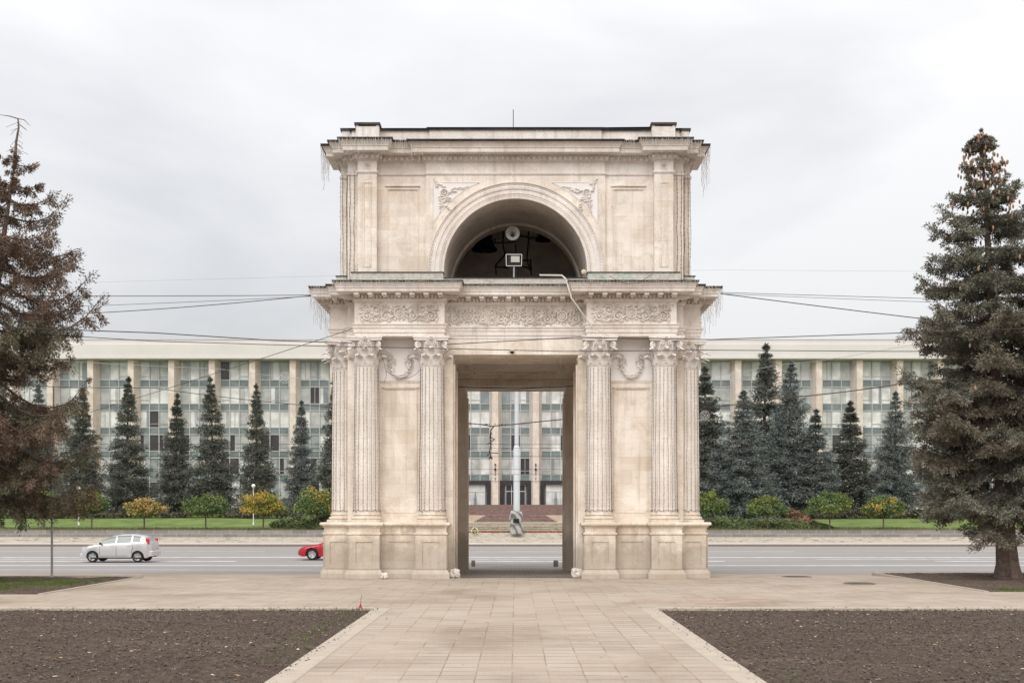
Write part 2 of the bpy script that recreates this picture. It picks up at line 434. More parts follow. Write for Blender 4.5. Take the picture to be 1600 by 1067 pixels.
def capital():
    b = MB(); H = CT-SH1
    b.lathe([(.335,SH1),(.36,SH1+.01),(.36,SH1+.04),(.33,SH1+.05),(.325,SH1+.3),(.36,SH1+.6),(.42,SH1+.72)], n=24)
    # abacus with hollowed sides
    pl = []
    for q in range(4):
        for t in np.linspace(-1, 1, 7)[:-1]:
            y = -(.50 - .09*(1-t*t)); x = t*.50
            pl.append(rot((x, y), q))
    b.prism(pl, CT-.13, CT-.07); pl2 = [(x*1.05, y*1.05) for x, y in pl]; b.prism(pl2, CT-.068, CT-.003)
    def leaf(a, z0, h, w, r0, curl):
        ca, sa = math.cos(a), math.sin(a); vs = []; fs = []; n = 8
        for i in range(n+1):
            t = i/n
            r = r0 + .015 + .03*t + curl*max(0, t-.55)**1.5*3.2
            z = z0 + h*(t if t < .85 else .85-(t-.85)*1.1)
            ww = w*(.78+.45*math.sin(PI*min(1, t*1.05)))*(1 if t < .8 else 1-(t-.8)*3.6)*(1+.16*(i % 2))
            for q, dd in ((-1, 0), (-.45, .028), (0, .012), (.45, .028), (1, 0)):
                rr = r+dd; vs.append((ca*rr - sa*ww*q, sa*rr + ca*ww*q, z - abs(q)*.02))
        for i in range(n):
            for k in range(4): fs.append((i*5+k, i*5+k+1, (i+1)*5+k+1, (i+1)*5+k))
        b.add(vs, fs)
    for k in range(8): leaf(2*PI*k/8 + PI/8, SH1+.05, .33, .098, .335, .30)
    for k in range(8): leaf(2*PI*k/8, SH1+.08, .56, .085, .325, .34)
    def spiral(a, R0, zc, sz, rr, side=0):
        ca, sa = math.cos(a), math.sin(a); pts = []
        for i in range(17):
            t = i/16; th = -PI/2 + t*3.3*PI; q = sz*(1-.78*t)
            u = R0 + math.cos(th)*q; z = zc + math.sin(th)*q
            pts.append((ca*u - sa*side, sa*u + ca*side, z))
        b.tube([(ca*(R0-sz*2.2) - sa*side*.2, sa*(R0-sz*2.2)+ca*side*.2, zc-.24)] + pts, [rr*.8]+[rr*(1-.5*i/16) for i in range(17)], 5)
        b.ball((ca*R0-sa*side, sa*R0+ca*side, zc), sz*.28, 6)
    for k in range(4):
        a = PI/4 + k*PI/2
        spiral(a, .53, CT-.25, .115, .038)
        for sgn in (-1, 1):           # small inner helices on each face
            a2 = k*PI/2
            ca, sa = math.cos(a2), math.sin(a2)
            pts = []
            for i in range(13):
                t = i/12; th = t*2.6*PI; q = .06*(1-.7*t); u = sgn*(.11 - math.cos(th)*q*-1)
                pts.append((ca*.405 - sa*u, sa*.405 + ca*u, CT-.21+math.sin(th)*q))
            b.tube([(ca*.37 - sa*sgn*.2, sa*.37+ca*sgn*.2, CT-.42)]+pts, .018, 4)
        a2 = k*PI/2; ca, sa = math.cos(a2), math.sin(a2)
        for j in range(6):
            q = j*PI/3; u = .045*math.cos(q)
            b.ball((ca*.455 - sa*u, sa*.455+ca*u, CT-.075+.045*math.sin(q)), .026, 5)
        b.ball((ca*.475, sa*.475, CT-.075), .024, 5)
    return b
ccap = capital()
col_proto = None
for k in range(4):
    for c in (-CX2, -CX1, CX1, CX2):
        x, y = rot((c, -HW-.20), k)
        if col_proto is None:
            o = cshaft.build('column', COLM, arch, smooth=True, ang=50)
            cbase.build('column_base', PEDM, o, smooth=True, ang=35); ccap.build('capital', CARV, o, smooth=True, ang=60)
            col_proto = o
        else: o = copy_tree(col_proto, arch)
        o.location = (x, y, 0); o.rotation_euler = (0, 0, k*PI/2)

# lower entablature
pe = [(0,7.04),(0,7.14),(.025,7.145),(.025,7.27),(.05,7.275),(.05,7.325),(.085,7.375),(.085,7.395),(0,7.40),(0,8.02),(.04,8.04),(.065,8.10),(.065,8.125),(.03,8.13),(.03,8.225),(.07,8.235),(.09,8.262),(.455,8.262),(.455,8.345),(.475,8.35),(.48,8.39),(.50,8.44),(.535,8.50),(.535,8.535)]
b = MB(); b.sweep(low_plan, pe, closed=True, lids=True)
ent = b.build('entablature', PINK, arch)
b = MB()                                # dentils and modillions
n = len(low_plan)
def along(path, fn, step, off, mn=.05):
    """call fn(x, y, dx, dy, nx, ny) at even steps along each run of a plan, at the given outward offset"""
    n = len(path)
    for i in range(n):
        p, q = Vector(path[i]), Vector(path[(i+1)%n]); pp, qq = Vector(path[i-1]), Vector(path[(i+2)%n])
        d = (q-p).normalized(); nn = Vector((d.y, -d.x))
        d0 = (p-pp).normalized(); d1 = (qq-q).normalized()
        s0 = d0.x*d.y-d0.y*d.x; s1 = d.x*d1.y-d.y*d1.x     # >0 convex turn
        a = p + nn*off - d*off*(1 if s0 > 0 else -1); e = q + nn*off + d*off*(1 if s1 > 0 else -1)
        L = (e-a).dot(d)
        if L < mn: continue
        k = max(1, int(L/step)); st = L/k
        for j in range(k):
            c = a + d*(st*(j+.5)); fn(c.x, c.y, d.x, d.y, nn.x, nn.y)
def brick_at(b, hw, dep, z0, z1):
    def f(x, y, dx, dy, nx, ny):
        q = [(x-dx*hw+nx*dep, y-dy*hw+ny*dep), (x+dx*hw+nx*dep, y+dy*hw+ny*dep), (x+dx*hw-nx*.01, y+dy*hw-ny*.01), (x-dx*hw-nx*.01, y-dy*hw-ny*.01)]
        b.prism(q[::-1], z0, z1)
    return f
along(low_plan, brick_at(b, .032, .085, 8.132, 8.222), .105, .03)
b.build('dentils', CARV, ent)['kind'] = 'stuff'
b = MB()
rest = MB()
def modil(x, y, dx, dy, nx, ny):
    m_ = MB() if y < -HW and ny < -.9 else rest
    brick_at(m_, .07, .30, 8.175, 8.2605)(x, y, dx, dy, nx, ny); brick_at(m_, .05, .24, 8.145, 8.1755)(x, y, dx, dy, nx, ny)
    if m_ is not rest: m_.build('modillion', PINK, ent)
along(low_plan, modil, .39, .095, .3)
rest.build('modillion', PINK, ent)['kind'] = 'stuff'
b = MB(); b.sweep(low_plan, [(.53,8.505),(.56,8.50),(.575,8.555),(.3,8.60),(-.35,8.66)], closed=True)
b.build('cornice_flashing', TIN, ent)
b = MB(); b.box(-4.6,4.6,-4.6,4.6,8.60,8.66); b.build('attic_floor', TIN, arch)

# frieze carving
def relief(b, L, H, rosettes):
    """scrolling foliage carved in low relief, in the plane y=0, facing -y, centred"""
    r = random.Random(int(L*100))
    def sp(cx, cz, R0, turns, d, ph, rad):
        pts = []
        for i in range(20):
            t = i/19; a = ph + d*t*turns*2*PI; q = R0*(1-.8*t)
            pts.append((cx+math.cos(a)*q, -.035, cz+math.sin(a)*q))
        rad *= 1.35
        b.tube(pts, [rad*(1-.45*i/19) for i in range(20)], 4); b.ball((cx, -.02, cz), R0*.3, 6, (1,.8,1))
        for i in range(9):             # leaves thrown off the scroll
            a = ph + d*i*.75; q = R0*(1.12+.25*r.random())
            leafl(cx+math.cos(a)*q, cz+math.sin(a)*q, a+d*1.1, .07+.05*r.random())
    def leafl(x, z, a, s_):
        ca, sa = math.cos(a), math.sin(a)
        if abs(z) > H/2-.02 or abs(x) > L/2-.02: return
        s_ *= 1.15
        v = [(x-ca*s_, 0, z-sa*s_), (x-sa*s_*.45, -.008, z+ca*s_*.45), (x+ca*s_, 0, z+sa*s_), (x+sa*s_*.45, -.008, z-ca*s_*.45), (x, -.085, z)]
        b.add(v, [(0,1,4),(1,2,4),(2,3,4),(3,0,4)])
    for cx in rosettes:
        b.lathe([(.165,.0),(.165,-.03),(.145,-.045),(.125,-.03),(.115,-.01)], (cx,0,0), 20, 'y', cap=False)
        for k in range(8):
            a = k*PI/4; b.ball((cx+.065*math.cos(a), -.02, .065*math.sin(a)), .036, 6)
        b.ball((cx, -.035, 0), .035, 6)
        for k in range(12):
            a = k*PI/6; leafl(cx+.205*math.cos(a), .205*math.sin(a), a, .045)
        for s in (-1, 1):
            for q in range(3 if len(rosettes) > 1 else 4):
                x0 = cx + s*(.40+.265*q)
                if abs(x0) > L/2-.10: continue
                u = 1 if q % 2 else -1
                sp(x0, .10*u, .135, 1.35, s*u, -u*PI/2, .021)
                sp(x0+s*.06, -.17*u, .075, 1.2, -s*u, u*PI/2, .015)
            pts = [(cx+s*(.2+.05*i), -.012, .19*math.sin(i*.62)) for i in range(int((L/len(rosettes)/2-.25)/.05))]
            b.tube(pts, .015, 4)
    for i in range(int(L*20)):
        leafl((r.random()-.5)*L, (r.random()-.5)*H*.96, r.random()*6.28, .03+.035*r.random())
    return b
rb = relief(MB(), 2.5, .52, [0]); rc = relief(MB(), 4.1, .52, [-1.38, 0, 1.38])
def place_all(mb, name, mt, spots, parent, smooth=False, ks=(0,1,2,3)):
    """the same carving set on each facade: spots are (x, outward, z)"""
    first = None
    for k in ks:
        for (x, out, z) in spots:
            px, py = rot((x, -HW-out), k)
            if first is None: o = first = mb.build(name, mt, parent, smooth=smooth)
            else:
                o = first.copy(); C.objects.link(o); o.parent = parent
            o.location = (px, py, z); o.rotation_euler = (0,0,k*PI/2)
    return first
place_all(rb, 'frieze_carving', CARV, [(-3.38, E, 7.71), (3.38, E, 7.71)], ent)
place_all(rc, 'frieze_carving', CARV, [(0, 0, 7.71)], ent)

# wall panels, string course and hanging garlands between the paired columns
b = MB()
for s in (-1, 1):
    cx = s*(CX1+CX2)/2
    y1 = -HW+.01
    b.box(cx-.60, cx+.60, -HW-.02, y1, 5.76, 5.79)
    b.box(cx-.54, cx+.54, -HW-.055, y1, 5.60, 5.635); b.box(cx-.50, cx+.50, -HW-.04, y1, 5.565, 5.598)
    for x0 in (cx-.50, cx+.455): b.box(x0, x0+.045, -HW-.026, y1, 1.95, 5.563)
    b.box(cx-.453, cx+.453, -HW-.012, y1, 1.90, 1.948)
place_all(b, 'wall_panel', LIME, [(0, -HW, 0)], arch)
b = MB(); b.box(-.64, .64, -.012, .01, -.53, .69)
place_all(b, 'garland_panel', PLAST, [(-3.415, 0, 6.34), (3.415, 0, 6.34)], arch)
def swag():
    b = MB(); r = random.Random(4); pts = []
    for i in range(25):
        t = i/24; a = PI + t*PI
        pts.append((.275*math.cos(a), -.03, .40*math.sin(a) - .02 + (0 if 2 < i < 22 else .10*(1-min(i,24-i)/2.))))
    b.tube(pts, [.025+.025*math.sin(PI*i/24) for i in range(25)], 6)
    for p in pts:
        for q in range(9):
            b.ball((p[0]+(r.random()-.5)*.10, -.06-.05*r.random(), p[2]+(r.random()-.5)*.10), .022+.012*r.random(), 5)
    for s in (-1, 1):
        for k in range(6):
            a = k*PI/3; b.ball((s*.275+.055*math.cos(a), -.04, .16+.055*math.sin(a)), .034, 5)
        b.ball((s*.275, -.06, .16), .034, 6)
        for k in range(16):
            a = s*.6; b.ball((s*(.33+.07*r.random()), -.015, .10-.30*r.random()), .02, 5)
            b.ball((s*(.20-.08*r.random()), -.015, .12-.2*r.random()), .018, 5)
    return b
place_all(swag(), 'garland_carving', CARV, [(-3.415, .012, 6.34), (3.415, .012, 6.34)], arch)

# attic walls
b = MB(); na = len(att_side)
b.sweep(att_plan, [(0,8.60),(0,11.80)], closed=True, skip=(6,))
def arch_wall(b, x0, x1, z0, z1, zc, r, y, flip=False, n=40):
    """flat wall in the plane y with a round-headed opening"""
    vs = []; fs = []
    for i in range(n+1):
        a = PI*i/n; c_, s_ = -math.cos(a), math.sin(a)
        px, pz = r*c_, zc+r*s_
        # ray to the outer rectangle
        tx = (x1 if c_ > 0 else -x0)/max(abs(c_), 1e-6); tz = (z1-zc)/max(s_, 1e-6); t = min(tx, tz)
        vs += [(px, y, pz), (c_*t, y, zc+s_*t)]
    fs = [(2*i, 2*i+1, 2*i+3, 2*i+2) for i in range(n)]
    b.add(vs, fs)
    b.add([(x1,y,z1),(vs[2*(n//2)+1][0],y,z1),(x1,y,z1)], []) 
    # corners missed by the fan
    for s, xx in ((-1, x0), (1, x1)):
        ang = [i for i in range(n) if (vs[2*i+1][0]-xx)*(vs[2*i+3][0]-xx) == 0 and (vs[2*i+1][2]-z1)*(vs[2*i+3][2]-z1) == 0]
        best = None
        for i in range(n):
            A, B = vs[2*i+1], vs[2*i+3]
            onx = [abs(q[0]-xx) < 1e-5 for q in (A, B)]; onz = [abs(q[2]-z1) < 1e-5 for q in (A, B)]
            if (onx[0] and onz[1] and not onz[0]) or (onz[0] and onx[1] and not onz[1]): best = (A, B)
        if best: b.add([best[0], best[1], (xx, y, z1)], [(0,1,2)])
        b.add([(xx,y,z0),(s*r,y,z0),(s*r,y,zc),(xx,y,zc)], [(0,1,2,3)])
AZ, AR = 9.05, 2.11
arch_wall(b, -MB_, MB_, 8.60, 11.80, AZ, AR, -HW-MP)
att = b.build('attic_wall', LIME, arch)
b = MB()                                 # barrel vault and bell chamber
n = 40; ya, yb = -HW-MP, -1.85
prof = [(-AR, 8.60)] + [(-AR*math.cos(PI*i/n), AZ+AR*math.sin(PI*i/n)) for i in range(n+1)] + [(AR, 8.60)]
for y0, y1, dr in ((ya, -2.35, 0), (-2.35, yb, -.07)):
    k = (AR+dr)/AR
    vs = [(x*k, y, AZ+(z-AZ)*k if z > AZ else z) for y in (y0, y1) for x, z in prof]; m = len(prof)
    b.add(vs, [(i, i+1, m+i+1, m+i) for i in range(m-1)])
k = (AR-.07)/AR; m = len(prof)
vs = [(x, -2.35, z) for x, z in prof] + [(x*k, -2.35, AZ+(z-AZ)*k if z > AZ else z) for x, z in prof]
b.add(vs, [(i, i+1, m+i+1, m+i) for i in range(m-1)])
b.build('barrel_vault', VAULT, att, smooth=True, ang=30)
b = MB(); arch_wall(b, -2.75, 2.75, 8.60, 11.75, AZ, AR-.07, yb)
b.add([(-2.75,yb,8.6),(-2.75,2.2,8.6),(-2.75,2.2,11.75),(-2.75,yb,11.75)], [(0,1,2,3)])
b.add([(2.75,yb,8.6),(2.75,2.2,8.6),(2.75,2.2,11.75),(2.75,yb,11.75)], [(0,1,2,3)])
b.add([(-2.75,2.2,8.6),(2.75,2.2,8.6),(2.75,2.2,11.75),(-2.75,2.2,11.75)], [(0,1,2,3)])
b.add([(-2.75,yb,11.75),(2.75,yb,11.75),(2.75,2.2,11.75),(-2.75,2.2,11.75)], [(0,1,2,3)])
b.tube([(1.75*math.cos(PI*i/24), 2.19, AZ+1.75*math.sin(PI*i/24)) for i in range(25)], .05, 5)
b.build('bell_chamber', CHAM, att)
b = MB()                                 # archivolt: moulded ring round the opening
ap = [(AR,0),(AR,.045),(AR+.045,.055),(AR+.06,.03),(AR+.14,.03),(AR+.15,.05),(AR+.27,.05),(AR+.28,.075),(AR+.35,.085),(AR+.38,.055),(AR+.44,.06),(AR+.46,.10),(AR+.475,.10),(AR+.475,.0)]
def arc_sweep(b, prof, y0, n=64, z0=8.62):
    m = len(prof); vs = []
    sts = [(None, z0)] + [(PI*i/n, None) for i in range(n+1)] + [(None, z0)]
    for i, (a, z) in enumerate(sts):
        for r_, p in prof:
            if a is None: vs.append((-r_ if i == 0 else r_, y0-p, z))
            else: vs.append((-r_*math.cos(a), y0-p, AZ+r_*math.sin(a)))
    b.add(vs, [(i*m+k, i*m+k+1, (i+1)*m+k+1, (i+1)*m+k) for i in range(len(sts)-1) for k in range(m-1)])
arc_sweep(b, ap, -HW-MP)
av = b.build('archivolt', PINK, att, smooth=True, ang=30)
b = MB()
for r_, st, q in ((AR+.41, .085, .032), (AR+.10, .07, .022)):
    k = int(PI*r_/st)
    for i in range(k+1):
        a = PI*i/k
        b.ball((-r_*math.cos(a), -HW-MP-.045, AZ+r_*math.sin(a)), q, 5, (1,1.3,1))
        if i < k and q > .03:
            a = PI*(i+.5)/k
            b.ball((-r_*math.cos(a), -HW-MP-.07, AZ+r_*math.sin(a)), .014, 4)
b.build('bead_carving', CARV, av)['kind'] = 'stuff'
b = MB()                                 # spandrel fields, rosettes and leaf sprays
for s in (-1, 1):
    r2 = 2.80; X = 2.42; Z = 11.64; pts = []
    a0 = math.acos(X/r2); a1 = math.asin(min(1,(Z-AZ)/r2))
    b = MB()
    arcp = [(s*r2*math.cos(a0+(a1-a0)*i/16), AZ+r2*math.sin(a0+(a1-a0)*i/16)) for i in range(17)]
    poly = arcp + [(s*X, Z)]
    vs = [(x, -HW-MP-.012, z) for x, z in poly]; b.add(vs, [tuple(range(len(vs)))])
    vs = [(x, -HW-MP-.004, z) for x, z in poly]; b.add(vs, [tuple(range(len(vs)))])
    b.tube([(arcp[-1][0], -HW-MP-.012, Z), (s*X, -HW-MP-.012, Z), (s*X, -HW-MP-.012, arcp[0][1])], .016, 4)
    sp = b.build('spandrel', PLAST, att)
    b = MB(); r = random.Random(2)
    c = (s*2.10, 11.33)
    b.lathe([(.13,0),(.13,-.035),(.11,-.05),(.095,-.03),(.085,-.02)], (c[0],-HW-MP-.012,c[1]), 16, 'y', cap=False)
    for k in range(7):
        a = k*2*PI/7; b.ball((c[0]+.05*math.cos(a), -HW-MP-.03, c[1]+.05*math.sin(a)), .03, 5)
    for dx, dz, L in ((s*.55,.75,.40),(-1*s,.28,.62),(-.35*s,-1.0,.62),(s*.25,-1.0,.45)):
        q = math.hypot(dx, dz); dx /= q; dz /= q
        for k in range(26):
            t = r.random(); w = .11*(1-t)*(r.random()-.5)*2
            b.ball((c[0]+dx*(.14+L*t)-dz*w, -HW-MP-.02, c[1]+dz*(.14+L*t)+dx*w), .046*(1.2-t*.8), 5, (1.2,1.1,1))
    b.build('leaf_carving', CARV, sp)
# attic pilaster panels, side panels
b = MB(); f = -HW
for s in (-1, 1):
    cx = s*(A1+A2)/2
    for x0 in (cx-.115, cx+.09): b.box(x0, x0+.025, f-AP-.022, f-AP+.01, 9.15, 11.58)
    b.box(cx-.13, cx+.13, f-AP-.02, f-AP+.01, 11.582, 11.62); b.box(cx-.13, cx+.13, f-AP-.012, f-AP+.01, 9.12, 9.148)
    cx = s*3.34
    b.box(cx-.52, cx+.52, f-.05, f+.01, 11.55, 11.585); b.box(cx-.47, cx+.47, f-.03, f+.01, 11.45, 11.48)
    for x0 in (cx-.47, cx+.44): b.box(x0, x0+.03, f-.024, f+.01, 8.98, 11.448)
    b.box(cx-.438, cx+.438, f-.012, f+.01, 8.98, 9.01)
place_all(b, 'attic_panel', LIME, [(0, -HW, 0)], att)
# attic cornice
pa = [(0,11.80),(0,11.86),(.03,11.875),(.045,11.91),(.045,11.93),(.0,11.94),(0,12.25),(.02,12.26),(.06,12.29),(.11,12.40),(.13,12.425),(.38,12.43),(.38,12.54),(.40,12.55),(.41,12.59),(.44,12.65),(.49,12.70),(.495,12.735)]
b = MB(); b.sweep(att_plan, pa, closed=True, lids=True); ac = b.build('attic_cornice', PINK, arch)
b = MB()
def egg(x, y, dx, dy, nx, ny): b.ball((x, y, 12.335), .055, 8, (.95,.95,1.2))
def dart(x, y, dx, dy, nx, ny):
    b.tube([(x, y, 12.275), (x+nx*.035, y+ny*.035, 12.40)], .014, 4)
along(att_plan, egg, .15, .115, .1)
b.build('egg_carving', CARV, ac, smooth=True, ang=60)['kind'] = 'stuff'
b = MB(); along(att_plan, dart, .075, .115, .1); b.build('dart_carving', CARV, ac)['kind'] = 'stuff'
b = MB(); b.sweep(att_plan, [(.485,12.70),(.515,12.695),(.53,12.76),(.2,12.80),(-.1,12.82)], closed=True, lids=True); b.build('cornice_flashing', TIN, ac)
b = MB(); b.sweep(att_plan, [(-.1,12.80),(-.1,13.27)], closed=True, lids=True)
pp = b.build('parapet', PINK, arch)
b = MB(); b.sweep(att_plan, [(-.1,13.255),(-.04,13.235),(-.015,13.29),(-.35,13.36)], closed=True, lids=True); b.build('parapet_flashing', TIN, pp)
b = MB()
for k in range(4):
    for s in (-1, 1):
        x0, x1 = sorted((s*4.02, s*4.70)); q = [rot(p, k) for p in ((x0,-HW-.22),(x1,-HW-.22),(x1,-HW+.1),(x0,-HW+.1))]
        b = MB(); b.prism(q, 12.80, 13.299); bb = b.build('parapet_block', PINK, arch)
        x0, x1 = sorted((s*3.98, s*4.74)); q = [rot(p, k) for p in ((x0,-HW-.26),(x1,-HW-.26),(x1,-HW+.12),(x0,-HW+.12))]
        b = MB(); b.prism(q, 13.30, 13.365); b.build('block_flashing', TIN, bb)
b = MB()                                 # rosette tiles on the pilaster heads
for k in range(9):
    a = k*2*PI/8; b.ball((.05*math.cos(a), -.012, .05*math.sin(a)) if k < 8 else (0,-.02,0), .026, 5)
for (xa,xb,za,zb) in ((-.11,.11,.09,.11),(-.11,.11,-.11,-.09),(-.11,-.09,-.089,.089),(.09,.11,-.089,.089)): b.box(xa,xb,-.02,.005,za,zb)
place_all(b, 'rosette', CARV, [(-(A1+A2)/2, AP, 12.10), ((A1+A2)/2, AP, 12.10)], ac)
# attic plinths clad in copper
b = MB()
for k in range(4):
    for s in (-1, 1):
        x0, x1 = sorted((s*2.12, s*4.80)); q = [rot(p, k) for p in ((x0,-HW-.36),(x1,-HW-.36),(x1,-HW+.1),(x0,-HW+.1))]
        b.prism(q, 8.62, 8.93)
    q = [rot(p, k) for p in ((-2.117,-HW-.24),(2.117,-HW-.24),(2.117,-HW+.1),(-2.117,-HW+.1))]
    b.prism(q, 8.62, 8.79)
pl = b.build('attic_plinth', COPPER, arch)
b = MB()
for k in range(4):
    for s in (-1, 1):
        x0, x1 = sorted((s*2.10, s*4.83)); q = [rot(p, k) for p in ((x0,-HW-.39),(x1,-HW-.39),(x1,-HW+.1),(x0,-HW+.1))]
        b.prism(q, 8.932, 8.95)
    q = [rot(p, k) for p in ((-2.097,-HW-.27),(2.097,-HW-.27),(2.097,-HW+.1),(-2.097,-HW+.1))]
    b.prism(q, 8.792, 8.81)
b.build('plinth_flashing', TIN, pl)
b = MB(); b.box(-2.74, 2.74, -HW-.05, 2.19, 8.70, 8.78); b.build('chamber_floor', TIN, att)

# lightning rod
b = MB(); b.tube([(0,0,0),(0,0,.75)], .012, 5); b.box(-.06,.06,-.06,.06,0,.03)
tag(b.build('lightning_rod', IRON, loc=(-.07, AY-4.2, 13.36)), 'thin upright rod on the roof of the arch', 'rod')

# ---- fittings on the arch
yf = AY-HW
t = thing('loudspeaker', (at(801,366,AY-4.3)), 'round grey horn loudspeaker hanging in the upper arch opening', 'loudspeaker')
b = MB(); b.lathe([(.205,-.10),(.20,-.085),(.14,-.02),(.07,.06),(.04,.14),(.038,.14),(.045,.14),(.075,.065),(.148,-.015),(.212,-.095),(.205,-.10)], n=24, axis='y', cap=False)
b.build('horn', simple('grey horn paint', (.30,.295,.28), .5, var=.12, scale=8), t, smooth=True)
b = MB(); b.lathe([(.0,-.04),(.045,-.03),(.05,.02),(.03,.06)], n=14, axis='y'); b.build('centre_cone', IRON, t, smooth=True)
b = MB(); b.lathe([(.08,.12),(.09,.14),(.09,.30),(.05,.34)], n=14, axis='y'); b.build('driver', IRON, t, smooth=True)
t = thing('floodlight', (at(803,432,AY-HW+.4)), 'square floodlight with chrome rim on a short post at the sill of the upper arch', 'floodlight')
b = MB(); b.tube([(0,0,-.1),(0,0,.28)], .028, 8); b.build('post', GREYM, t)
b = MB(); b.bbox(-.22,.22,-.02,.10,.30,.66,.03)
fl = b.build('housing', IRON, t)
b = MB()
for (p0, p1) in (((-.225,.305),(.225,.305)),((.225,.305),(.235,.65)),((.235,.65),(-.235,.65)),((-.235,.65),(-.225,.305))): b.tube([(p0[0],-.03,p0[1]),(p1[0],-.03,p1[1])], .018, 6)
b.build('rim', simple('chrome rim', (.6,.6,.6), .25, metal=.9, var=.05), fl)
b = MB(); b.box(-.09,.17,-.035,-.022,.42,.60); b.build('reflector', simple('dull reflector', (.50,.49,.46), .3, var=.1), fl)
def bell(label, px, py, D, r):
    c = at(px, py, D); t = thing('bell', c, label, 'bell')
    b = MB(); b.lathe([(r,0),(r*.97,.03),(r*.78,r*.28),(r*.62,r*.75),(r*.55,r*1.2),(r*.42,r*1.4),(.02,r*1.46)], n=24, cap=False); b.build('bell_body', IRON, t, smooth=True)
    b = MB(); b.tube([(0,0,r*1.4),(0,0,r*2.2)], .03, 6); b.build('hanger', IRON, t)
    b = MB(); b.tube([(0,0,r*1.3),(0,0,-.02)], .02, 5); b.ball((0,0,-.04), r*.14, 8); b.build('clapper', IRON, t)
bell('large dark bell hanging left of the loudspeaker inside the upper arch', 757, 391, AY-1.2, .44)
bell('smaller dark bell hanging right of the loudspeaker inside the upper arch', 849, 376, AY-.6, .28)
b = MB()
def fr(*p): b.tube([at(x, y, AY-1.0) for x, y in p], .028, 5)
fr((786,356),(786,384),(789,398),(774,415),(775,429)); fr((826,356),(826,372),(823,405),(829,424)); fr((774,380),(805,378),(806,396)); fr((812,368),(828,372),(843,371))
fr((774,417),(795,419)); fr((809,413),(830,421)); fr((814,407),(829,407)); fr((829,405),(830,430)); fr((773,381),(773,373))
tag(b.build('bell_gantry', IRON), 'dark angular iron frame of rods holding the bells in the upper arch', 'iron frame')
b = MB(); p = at(912, 425, AY-HW-.1)
t = thing('sill_lamp', p, 'small round pale lamp at the right foot of the upper arch opening', 'lamp')
b.lathe([(.0,-.05),(.07,-.03),(.08,.0),(.06,.05),(.0,.07)], n=14, axis='y'); b.build('lens', simple('pale lamp face', (.62,.52,.38), .4), t, smooth=True)
b = MB(); b.tube([(0,.03,-.02),(0,.05,-.22)], .02, 6); b.build('bracket', GREYM, t)
p = at(800, 549, AY-HW-.05)
t = thing('dome_camera', p, 'small white and black dome camera under the lintel over the passage', 'camera')
b = MB(); b.lathe([(.05,.07),(.075,.06),(.08,.0)], n=14); b.build('housing', WHITEM, t)
b = MB(); b.ball((0,0,-.01), .06, 10, (1,1,.9)); b.build('dome', IRON, t, smooth=True)
b = MB()
q = [at(843,430,31.75), at(878,430.5,31.7), at(884,436,31.3), at(893,466,31.3), at(926,512,31.55), at(952,525,31.6)]
b.tube(q[:3], .026, 6); b.tube(q[2:5], .02, 6); b.tube(q[4:], .014, 6)
tag(b.build('conduit', simple('pale plastic conduit', (.66,.63,.60), .6)), 'pale conduit running from the upper sill down across the frieze to a right capital', 'conduit')

# marble fragments at the feet of the piers
def rock(seed, sx, sy, sz, mt, loc, label, amp=.35, sub=3, nm='marble_fragment'):
    bm = bmesh.new(); bmesh.ops.create_icosphere(bm, subdivisions=sub, radius=1)
    for v in bm.verts:
        c = v.co.copy(); m_ = max(abs(c.x), abs(c.y), abs(c.z)); c = c.lerp(c/m_*.85, .75)
        n_ = noise.noise(c*2.1+Vector((seed,0,0)))*amp + noise.noise(c*5+Vector((0,seed,0)))*amp*.5
        v.co = Vector((c.x*sx, c.y*sy, c.z*sz))*(1+n_)
        v.co.z = max(v.co.z, -sz*.86)
    me = bpy.data.meshes.new(nm); bm.to_mesh(me); bm.free(); me.materials.append(mt)
    o = bpy.data.objects.new(nm, me); C.objects.link(o); o.location = loc
    return tag(o, label, 'stone', 'stones at the feet of the arch piers')
rock(1, .16,.16,.15, MARBLE, (-1.78, AY-HW-.30, .12), 'chunk of broken white marble at the left jamb of the passage, near side')
rock(5, .18,.16,.16, MARBLE, (1.80, AY-HW-.30, .13), 'chunk of broken white marble at the right jamb of the passage, near side')
rock(9, .11,.13,.10, MARBLE, (-3.78, AY-HW-.82, .08), 'low lump of broken marble at the foot of the outer left pedestal')
STG = simple('grey granite post', (.27,.26,.235), .9, var=.4, scale=12, bs=.5, bscale=30)
rock(12, .10,.10,.155, STG, (at(739.5,880,46.5)), 'small grey stone post behind the left pier, seen through the passage', .08, nm='stone_post')
rock(15, .12,.12,.165, STG, (at(868.5,880,46.5)), 'small grey stone post behind the right pier, seen through the passage', .08, nm='stone_post')
